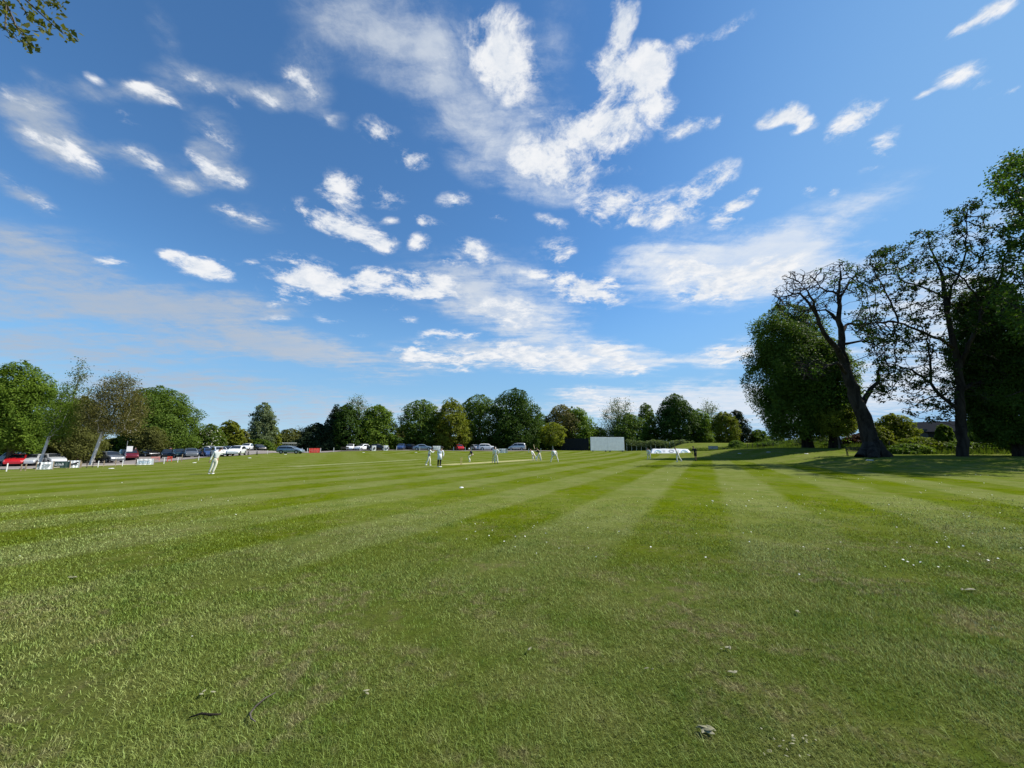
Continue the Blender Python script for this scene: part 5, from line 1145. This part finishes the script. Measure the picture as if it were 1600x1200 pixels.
# thin fence along the bank
GB = 'thin fence posts on the bank'
lim_ = lambda px: float(np.interp(px, [1085, 1140, 1200, 1260, 1330, 1400, 1500, 1600, 1720], [82, 74, 66, 61, 48.5, 45, 44, 42, 40]))
for px in (1168, 1176, 1184, 1192, 1200, 1208, 1390, 1424, 1467, 1531, 1594):
    f = foot(px, lim_(px)+.3); mb = MB(); mb.cyl((0, 0, .52), .05, 1.25, 'Z', 8); mb.cyl((0, 0, 1.15), .052, .05, 'Z', 8, .02)
    o = link('fence_post', mb.mesh('fence_post', DARKWOOD)); o.location = f; tag(o, 'thin dark fence post standing in the long grass of the bank', 'post', GB)
wp = [foot(px, lim_(px)+.3)+Vector((0, 0, .95)) for px in (1390, 1424, 1467, 1531, 1594, 1640)]
tag(link('fence_wire', MB().tube(wp, .006, 4).mesh('fence_wire', STEEL)), 'thin wire strung between the posts in the long grass', 'wire')
# dark barn behind the bank
f = foot(1462, 66); o = thing('barn', 'low dark barn roof showing behind the scrub left of the straight trunk', 'barn', f, face_cam(f.x, f.y)+.12)
bz = at(1462, 660, 66)[2]-f.z
ROOF = mat('dark slate roof', (.012, .015, .021), rough=1.0, spec=.05, var=.25, scale=3); WALL = mat('dark boarding', (.03, .028, .026), rough=.9, var=.3)
MB().box((0, 0, bz*.26-.3), (13, 6, bz*.52+.6)).build('wall', WALL, o)
mb = MB(); hw2 = 3.4
for s in (-1, 1): mb.poly([(-6.9, s*hw2, bz*.48), (6.9, s*hw2, bz*.48), (6.9, 0, bz), (-6.9, 0, bz)], (0, 0, .12))
mb.build('roof', ROOF, o)
MB().box((-2.2, -3.03, 1.1), (2.4, .06, 2.2)).build('door', mat('grey door', (.09, .09, .095), rough=.8), o)
# odds and ends lying on the near lawn
f = hit(398, 1120); pts = [Vector((.02, .26, .012)), Vector((-.035, .17, .016)), Vector((-.05, .06, .018)), Vector((-.03, -.03, .02)), Vector((.03, -.09, .022)), Vector((.11, -.125, .02))]
o = link('fallen_twig', MB().tube([Vector((p.x*.62, p.y*.8, p.z*.62)) for p in pts], [.003, .005, .006, .006, .005, .003], 7).mesh('fallen_twig', bark_grey)); o.location = f+Vector((0, 0, .022)); tag(o, 'curved grey twig lying on the near grass at lower left', 'twig')
f = hit(318, 1124); o = link('dark_twig', MB().tube([(-.09, -.01, 0), (-.03, .015, .008), (.04, .0, .01), (.10, .02, .0)], [.004, .007, .008, .004], 6).mesh('dark_twig', bark_dark)); o.location = f+Vector((0, 0, .018)); tag(o, 'short dark twig sunk in the grass left of the curved grey one', 'twig')
DRY = leaf_mat('dry pale leaf', (.16, .155, .08), (.36, .34, .23), .15, 4)
def dead_leaf(px, py, size, label, n=4, seed=0):
    r = random.Random(seed+int(px)); f = hit(px, py); mb = MB()
    for k in range(n):
        a = r.uniform(0, 6.28); sp_ = 1 if n < 10 else 7; c = Vector((r.gauss(0, .6)*size*1.5*sp_, r.gauss(0, .5)*size*sp_, .028+r.random()*.012)); u = Vector((math.cos(a), math.sin(a), r.uniform(-.2, .3)))*size*r.uniform(.6, 1.1); v = Vector((-math.sin(a), math.cos(a), r.uniform(-.2, .4)))*size*.36
        q = [c-u, c-u*.4+v*.9, c+u*.3+v, c+u, c+u*.3-v, c-u*.4-v*.9]; mid = [mb.b.verts.new(c+Vector((0, 0, size*.18)))]; vs_ = [mb.b.verts.new(x) for x in q]
        for i in range(6): mb.b.faces.new((mid[0], vs_[i], vs_[(i+1) % 6]))
    o = link('fallen_leaves', mb.mesh('fallen_leaves', DRY)); o.location = f; tag(o, label, 'dead leaves')
for px, py, s_, n_, lb in [(1110,1148,.038,8,'pale curled dead leaves low right of centre on the near lawn'),(1023,1052,.022,2,'small pale dead leaf on the grass near the lower centre'),(1147,1057,.026,3,'small pale dead leaf group right of the lower centre'),(1245,961,.03,3,'dark edged dead leaves on the worn grass right of centre'),(1135,1018,.028,3,'pair of pale dead leaves above the curled ones'),(832,1021,.03,2,'pale dead leaf just right of the picture centre line on the worn grass'),(570,1088,.03,2,'pale dead leaf left of the lower centre'),(320,1090,.03,3,'greenish dead leaf above the short dark twig'),(1515,925,.035,9,'spread of pale litter on the grass at right'),(115,905,.035,6,'spread of pale litter on the grass at far left'),(1243,1163,.014,13,'patch of pale chopped leaves at the bottom edge right of centre'),(1215,1182,.012,11,'second patch of pale chopped leaves cut by the bottom edge')]:
    dead_leaf(px, py, s_, lb, n_)
rng = np.random.default_rng(31); n = 1500
yy = np.exp(rng.uniform(math.log(3.4), math.log(30), n)); xx = rng.uniform(-1.45, 1.45, n)*yy
den = np.sin(xx*.7+1.3)+np.sin(yy*.9+xx*.4)+rng.normal(0, .7, n)+np.where((xx > 4) & (yy > 6), .9, -.3)-np.clip(6-yy, 0, 3)*.35; k_ = den > 1.0; xx, yy = xx[k_], yy[k_]; n = len(xx)
zz = np.array([zg(a, b) for a, b in zip(xx, yy)])+.034
nn = rng.normal(0, .35, (n, 3))+np.array([0, -.3, 1.0])
tag(link('daisies', leaf_quads('daisies', np.stack([xx, yy, zz], 1), nn, np.clip(.0045*np.hypot(xx, yy), .010, .032), rng, leaf_mat('daisy petals', (.55, .55, .48), (.8, .8, .74), .1), .95)), 'tiny white daisies and petals scattered over the lawn', 'daisies', kind='stuff')
# ------------------------------------------------------------------ people
SKIN = mat('skin', (.42, .25, .18), rough=.55, var=.05); SKIN_D = mat('tanned skin', (.20, .11, .075), rough=.55, var=.05)
CLOTHW = mat('cricket whites', (.72, .72, .68), rough=.9, var=.06); CREAM = mat('cream flannel', (.70, .68, .56), rough=.9, var=.06); COATW = mat('white coat', (.74, .75, .76), rough=.9, var=.05)
CLOTHB = mat('black clothing', (.013, .013, .015), rough=.9); CLOTHN = mat('dark navy wool', (.014, .016, .028), rough=.95); CLOTHR = mat('red shirt', (.40, .03, .03), rough=.9); CLOTHG = mat('dark green sweater', (.018, .035, .022), rough=.95)
HAIR = mat('dark hair', (.018, .013, .010), rough=.7); HATW = mat('white sun hat', (.72, .72, .70), rough=.9); CAPD = mat('dark cap', (.012, .014, .022), rough=.8); SHOEW = mat('white boots', (.70, .70, .68), rough=.6); SHOEB = mat('dark shoes', (.02, .02, .02), rough=.6); WILLOW = mat('willow', (.50, .40, .22), rough=.6)
def skin_mesh(name, V, E, Rd, m, sub=2, root=0):
    me = D.meshes.new(name); me.from_pydata([tuple(v) for v in V], E, []); o = D.objects.new('tmp', me); COL.objects.link(o)
    sk = o.modifiers.new('skin', 'SKIN'); sk.use_smooth_shade = True; sk.branch_smoothing = .3
    for i, r in enumerate(Rd): me.skin_vertices[0].data[i].radius = r if isinstance(r, tuple) else (r, r)
    me.skin_vertices[0].data[root].use_root = True
    ss_ = o.modifiers.new('sub', 'SUBSURF'); ss_.levels = sub; ss_.render_levels = sub
    dg = bpy.context.evaluated_depsgraph_get(); ev = o.evaluated_get(dg)
    out = D.meshes.new_from_object(ev); out.name = name; D.objects.remove(o); out.materials.clear(); out.materials.append(m)
    return out
BASE = dict(pelvis=(0,0,.95), spine=(0,0,1.14), chest=(0,0,1.34), neck=(0,0,1.50), head=(0,0,1.64), shL=(-.19,0,1.43), elL=(-.25,0,1.15), haL=(-.26,0,.90), shR=(.19,0,1.43), elR=(.25,0,1.15), haR=(.26,0,.90),
            hiL=(-.10,0,.91), knL=(-.11,0,.50), anL=(-.11,0,.08), hiR=(.10,0,.91), knR=(.11,0,.50), anR=(.11,0,.08))
def person(px, py, face, label, J=None, shirt=CLOTHW, sleeves='long', legs=CREAM, leg_to='ankle', hat=None, hair=HAIR, shoes=SHOEW, skin=SKIN, pads=False, coat=False, bat=None, loc=None, group='cricketers on the field', gloves=None):
    j = {k: Vector(v) for k, v in {**BASE, **(J or {})}.items()}
    f = loc if loc is not None else hit(px, py); o = thing('person', label, 'person', f, face_cam(f.x, f.y), group)
    F = Vector((face[0], face[1], 0)).normalized(); S = Vector((F.y, -F.x, 0))
    up = (j['head']-j['neck']).normalized(); hd = j['head']
    V, E, Rd = [], [], []
    def add(p, r, to=None):
        V.append(Vector(p)); Rd.append(r); i = len(V)-1
        if to is not None: E.append((to, i))
        return i
    pv = add(j['pelvis'], .115); sp_ = add(j['spine'], .108, pv); ch = add(j['chest'], .118, sp_); nk = add(j['neck'], .052, ch)
    jaw = add(hd-up*.055+F*.022, (.062, .066), nk); sk_ = add(hd+up*.03, (.080, .092), jaw); add(hd+up*.095-F*.01, .055, sk_)
    add(hd-up*.01+F*.112, .011, jaw)
    for s in ('L', 'R'):
        sh = add(j['sh'+s], .060, ch); el = add(j['el'+s], .041, sh); wr = j['ha'+s]; d = (wr-j['el'+s]).normalized()
        w_ = add(wr-d*.03, .026, el); pl = add(wr+d*.045, (.036, .020), w_)
        side = d.cross(F); side = side.normalized() if side.length > .1 else d.orthogonal().normalized(); bend = side.cross(d)
        for q, (off, ln) in enumerate([(-.030, .066), (-.010, .078), (.010, .074), (.029, .058)]):
            a = add(wr+d*(.085)+side*off, .0095, pl); b = add(wr+d*(.085+ln*.55)+side*off*1.1+bend*.012, .0085, a); add(wr+d*(.085+ln*.85)+side*off*1.1+bend*.035, .007, b)
        a = add(wr+d*.02+side*.036, .011, w_); add(wr+d*.065+side*.058+bend*.02, .0085, a)
        hp_ = add(j['hi'+s], .088, pv); kn = add(j['kn'+s], .056, hp_); an = add(j['an'+s], .037, kn); add(j['an'+s]+F*.10+Vector((0, 0, -.045)), .032, an)
    link('body', skin_mesh('body', V, E, Rd, skin), o)
    # shirt
    V, E, Rd = [], [], []
    pv = add(j['pelvis']+(j['spine']-j['pelvis'])*.02, .146); sp_ = add(j['spine'], .132, pv); ch = add(j['chest'], .142, sp_); add(j['neck']-(j['neck']-j['chest'])*.22, .068, ch)
    for s in ('L', 'R'):
        sh = add(j['sh'+s], .080, ch); el = add(j['el'+s], .058, sh)
        if sleeves == 'long': add(j['el'+s]*.08+j['ha'+s]*.92, .042, el)
    link('shirt', skin_mesh('shirt', V, E, Rd, shirt), o)
    # trousers
    V, E, Rd = [], [], []
    wst = add(j['pelvis']*.55+j['spine']*.45, .136); pv = add(j['pelvis'], .140, wst); cr_ = add((j['hiL']+j['hiR'])/2+(j['pelvis']-j['spine'])*.10, .118, pv)
    for s in ('L', 'R'):
        hp_ = add(j['hi'+s]*.72+j['kn'+s]*.28, .096, cr_); kn = add(j['kn'+s], .079, hp_)
        if leg_to == 'ankle': add(j['an'+s]*.95+j['kn'+s]*.05, .064, kn)
        else: V[-1] = j['kn'+s]*.9+j['hi'+s]*.1
    link('trousers' if leg_to == 'ankle' else 'shorts', skin_mesh('trousers', V, E, Rd, legs), o)
    for s in ('L', 'R'):
        an = j['an'+s]; b0 = Vector((an.x, an.y, max(an.z-.04, .035)))
        link('shoe', skin_mesh('shoe', [b0-F*.05, b0+F*.08, b0+F*.18-Vector((0, 0, .008))], [(0, 1), (1, 2)], [.052, .048, .038], shoes), o)
    q = F.to_track_quat('Y', 'Z')
    if hair: MB().ball(hd+up*.064-F*.024, (.086, .100, .078), 14, 10, q).build('hair', hair, o)
    if hat:
        mb = MB(); mb.ball(hd+up*.07, (.102, .118, .085), 14, 10, q)
        if hat is HATW: mb.tube([hd+up*.050, hd+up*.064], [.178, .125], 18)
        else: mb.ball(hd+up*.066+F*.105, (.085, .085, .014), 14, 8, q)
        mb.build('hat' if hat is HATW else 'cap', hat, o)
    if pads:
        for s in ('L', 'R'):
            a = j['an'+s]+F*.055+Vector((0, 0, .03)); k = j['kn'+s]+F*.07; t_ = k+(j['hi'+s]-j['kn'+s])*.25+F*.02
            link('leg_pad', skin_mesh('leg_pad', [a, a.lerp(k, .5), k, t_], [(0, 1), (1, 2), (2, 3)], [.088, .098, .104, .088], CLOTHW, 1), o)
    if coat:
        mb = MB(); c0 = j['spine']; c1 = j['pelvis']; c2 = (j['hiL']+j['hiR'])/2*.35+(j['knL']+j['knR'])/2*.65
        mb.tube([c0, c1, c2], [.15, .175, .225], 18, False); ob = mb.build('coat_skirt', shirt, o); md = ob.modifiers.new('thick', 'SOLIDIFY'); md.thickness = .012
    if bat:
        h, tip = Vector(bat[0]), Vector(bat[1]); d = (tip-h).normalized(); bo = link('cricket_bat', None); D.objects.remove(bo)
        bo = thing('cricket_bat', bat[2], 'bat', f, face_cam(f.x, f.y))
        MB().tube([h-d*.12, h+d*.2], .017, 8).build('handle', mat('bat grip', (.03, .03, .04), rough=.8), bo)
        rot = d.to_track_quat('Z', 'Y'); c = h+d*.2+d*(tip-h-d*.2).length*.5; MB().box(c, (.108, .042, (tip-h).length-.2), rot, .012).build('blade', WILLOW, bo)
    return o
person(328.5, 741, (.5, .8), 'person in cricket whites close by on the left, one hand raised to the head', dict(pelvis=(.17,0,.95), spine=(.22,0,1.13), chest=(.27,0,1.32), neck=(.32,0,1.47), head=(.38,.02,1.60), shL=(.10,0,1.42), elL=(-.02,.02,1.14), haL=(-.10,.0,.87), shR=(.45,0,1.40), elR=(.66,.04,1.32), haR=(.49,.03,1.60),
       hiL=(.09,0,.91), knL=(.04,.02,.49), anL=(-.08,.05,.08), hiR=(.27,0,.91), knR=(.21,0,.50), anR=(.10,0,.08)), shoes=SHOEW)
person(669, 727.7, (.85, .5), 'person in whites striding to the right with both hands up before the face', dict(pelvis=(.05,0,.93), spine=(.07,0,1.12), chest=(.11,0,1.32), neck=(.19,.02,1.46), head=(.29,.04,1.57), shL=(.08,.15,1.42), elL=(.32,.15,1.22), haL=(.48,.10,1.36), shR=(.12,-.17,1.40), elR=(.36,-.14,1.18), haR=(.52,-.05,1.34),
       hiL=(.05,.10,.91), knL=(.16,.10,.50), anL=(.14,.12,.08), hiR=(.05,-.10,.91), knR=(-.04,-.08,.50), anR=(-.24,-.05,.12)), hat=CAPD)
person(686, 730, (.75, .65), 'umpire standing in a long white coat and black trousers', dict(pelvis=(.05,0,.95), chest=(.10,0,1.34), spine=(.07,0,1.14), neck=(.14,0,1.49), head=(.20,.02,1.62), shL=(-.09,0,1.43), elL=(-.14,.05,1.15), haL=(-.08,-.05,.95), shR=(.28,0,1.42), elR=(.36,0,1.14), haR=(.33,-.05,.90), hiL=(-.05,0,.91), knL=(-.08,0,.50), anL=(-.10,0,.08), hiR=(.14,0,.91), knR=(.11,0,.50), anR=(.09,-.03,.08)), shirt=COATW, coat=True, legs=CLOTHB, hat=CAPD)
person(733.5, 721.2, (-1, -.15), 'person crouching in a white hat and dark navy sweater, facing left', dict(pelvis=(.34,0,.80), spine=(.27,0,.97), chest=(.14,0,1.15), neck=(.05,0,1.29), head=(-.03,0,1.42), shL=(.12,-.18,1.22), elL=(.08,-.2,.95), haL=(-.12,-.16,.78), shR=(.12,.18,1.22), elR=(.08,.2,.95), haR=(-.12,.16,.78), hiL=(.32,-.11,.78), knL=(-.12,-.16,.55), anL=(.06,-.18,.08), hiR=(.32,.11,.78), knR=(-.08,.16,.55), anR=(.1,.2,.08)), shirt=CLOTHN, hat=HATW)
person(774.5, 724.7, (-.1, 1), 'batsman standing with back turned, one hand on the hip, bat pointing down', dict(head=(-.10,.02,1.64), neck=(-.05,0,1.49), chest=(-.01,0,1.34), shL=(-.22,0,1.43), elL=(-.27,0,1.15), haL=(-.27,-.02,.92), shR=(.19,0,1.43), elR=(.34,0,1.18), haR=(.19,-.06,1.0), knL=(-.10,.02,.50), anL=(-.08,0,.08), hiR=(.11,0,.91), knR=(.16,0,.50), anR=(.20,0,.08)), hat=CAPD, pads=True, shoes=SHOEB, bat=((-.27,-.05,.93), (-.34,-.10,.08), 'cricket bat pointing down in the standing batsman\'s left hand'))
person(833, 719.2, (.6, .6), 'person in whites bending low beside the wicket at the far end', dict(pelvis=(.10,0,.72), spine=(.02,.0,.88), chest=(-.12,0,1.05), neck=(-.24,0,1.19), head=(-.34,0,1.31), shL=(-.22,-.1,1.10), elL=(-.16,-.16,.84), haL=(-.02,-.2,.62), shR=(-.03,.12,1.10), elR=(.06,.2,.84), haR=(.12,.22,.62), hiL=(.04,-.06,.70), knL=(-.08,-.1,.40), anL=(-.06,-.05,.08), hiR=(.18,.06,.70), knR=(.32,.1,.44), anR=(.34,.05,.08)), pads=True)
person(841.5, 719.4, (-.9, .3), 'batsman in a dark green sweater leaning on the front leg, bat lifted', dict(pelvis=(.10,0,.88), spine=(.04,0,1.04), chest=(-.04,0,1.22), neck=(-.12,0,1.35), head=(-.20,0,1.46), shL=(-.10,-.17,1.28), elL=(-.22,-.2,1.08), haL=(-.40,-.10,1.16), shR=(.02,.17,1.28), elR=(-.14,.2,1.06), haR=(-.40,.0,1.22), hiL=(.04,-.1,.85), knL=(-.14,-.12,.48), anL=(-.20,-.1,.08), hiR=(.18,.08,.85), knR=(.24,.08,.48), anR=(.34,.1,.08)), shirt=CLOTHG, hat=CAPD, pads=True, bat=((-.40,-.05,1.2), (-.62,.0,2.0), 'cricket bat lifted by the batsman in the dark green sweater'))
person(866.5, 722, (.05, 1), 'person in whites bending forward with legs wide apart, back turned', dict(pelvis=(.02,0,.93), spine=(.0,.14,1.06), chest=(-.02,.30,1.16), neck=(-.04,.42,1.24), head=(-.06,.52,1.33), shL=(-.21,.30,1.20), elL=(-.30,.34,.93), haL=(-.28,.30,.70), shR=(.17,.30,1.20), elR=(.28,.34,.93), haR=(.28,.30,.70), hiL=(-.10,0,.90), knL=(-.27,.10,.50), anL=(-.42,.02,.08), hiR=(.13,0,.90), knR=(.30,.10,.50), anR=(.43,.0,.08)), hat=None)
person(1014, 717.2, (-.7, -.5), 'person in whites at the left end of the pitch covers, hands on knees', dict(pelvis=(.10,0,.84), spine=(.05,0,1.0), chest=(-.03,-.03,1.15), neck=(-.10,-.05,1.27), head=(-.16,-.08,1.38), shL=(-.18,.02,1.20), elL=(-.22,-.05,.95), haL=(-.14,-.12,.68), shR=(.12,-.1,1.20), elR=(.18,-.14,.95), haR=(.14,-.12,.68), hiL=(.0,.02,.81), knL=(-.14,-.06,.48), anL=(-.12,.0,.08), hiR=(.2,.0,.81), knR=(.16,-.08,.48), anR=(.20,.0,.08)), hat=None)
person(1060, 722, (-1, -.2), 'person in whites in front of the covers stepping left with one leg trailing', dict(pelvis=(-.02,0,.92), spine=(-.07,0,1.09), chest=(-.14,0,1.27), neck=(-.20,0,1.41), head=(-.27,0,1.53), shL=(-.15,-.18,1.34), elL=(-.08,-.2,1.08), haL=(-.2,-.2,.86), shR=(-.12,.18,1.34), elR=(-.08,.22,1.08), haR=(-.1,.2,.82), hiL=(-.04,-.1,.89), knL=(-.14,-.1,.49), anL=(-.09,-.1,.08), hiR=(.0,.1,.89), knR=(.12,.1,.52), anR=(.36,.1,.16)))
person(1087, 720.2, (-.5, .8), 'person all in black shorts and top standing on the right of the field', dict(head=(-.16,0,1.64), neck=(-.11,0,1.49), chest=(-.06,0,1.34), spine=(-.03,0,1.14), shL=(-.24,0,1.42), elL=(-.33,.0,1.18), haL=(-.30,-.02,.98), shR=(.13,0,1.43), elR=(.18,0,1.15), haR=(.16,0,.92), knL=(-.04,0,.50), anL=(-.0,0,.08), hiL=(-.09,0,.91), knR=(.09,0,.50), anR=(.08,.02,.08)), shirt=CLOTHB, legs=CLOTHB, leg_to='knee', shoes=SHOEB, skin=SKIN_D, sleeves='short')
pc = foot(267, 69)
person(0, 0, (.7, -.6), 'person in a red shirt standing among the dark parked cars', shirt=CLOTHR, legs=CLOTHN, hat=CAPD, shoes=SHOEB, loc=pc+Vector((0, 0, .04)), group='people by the parked cars', sleeves='short')
pc = foot(212, 67)
person(0, 0, (.6, -.7), 'person in dark clothes standing behind the white sign board', shirt=CLOTHN, legs=CLOTHB, shoes=SHOEB, loc=pc+Vector((0, 0, .04)), group='people by the parked cars')
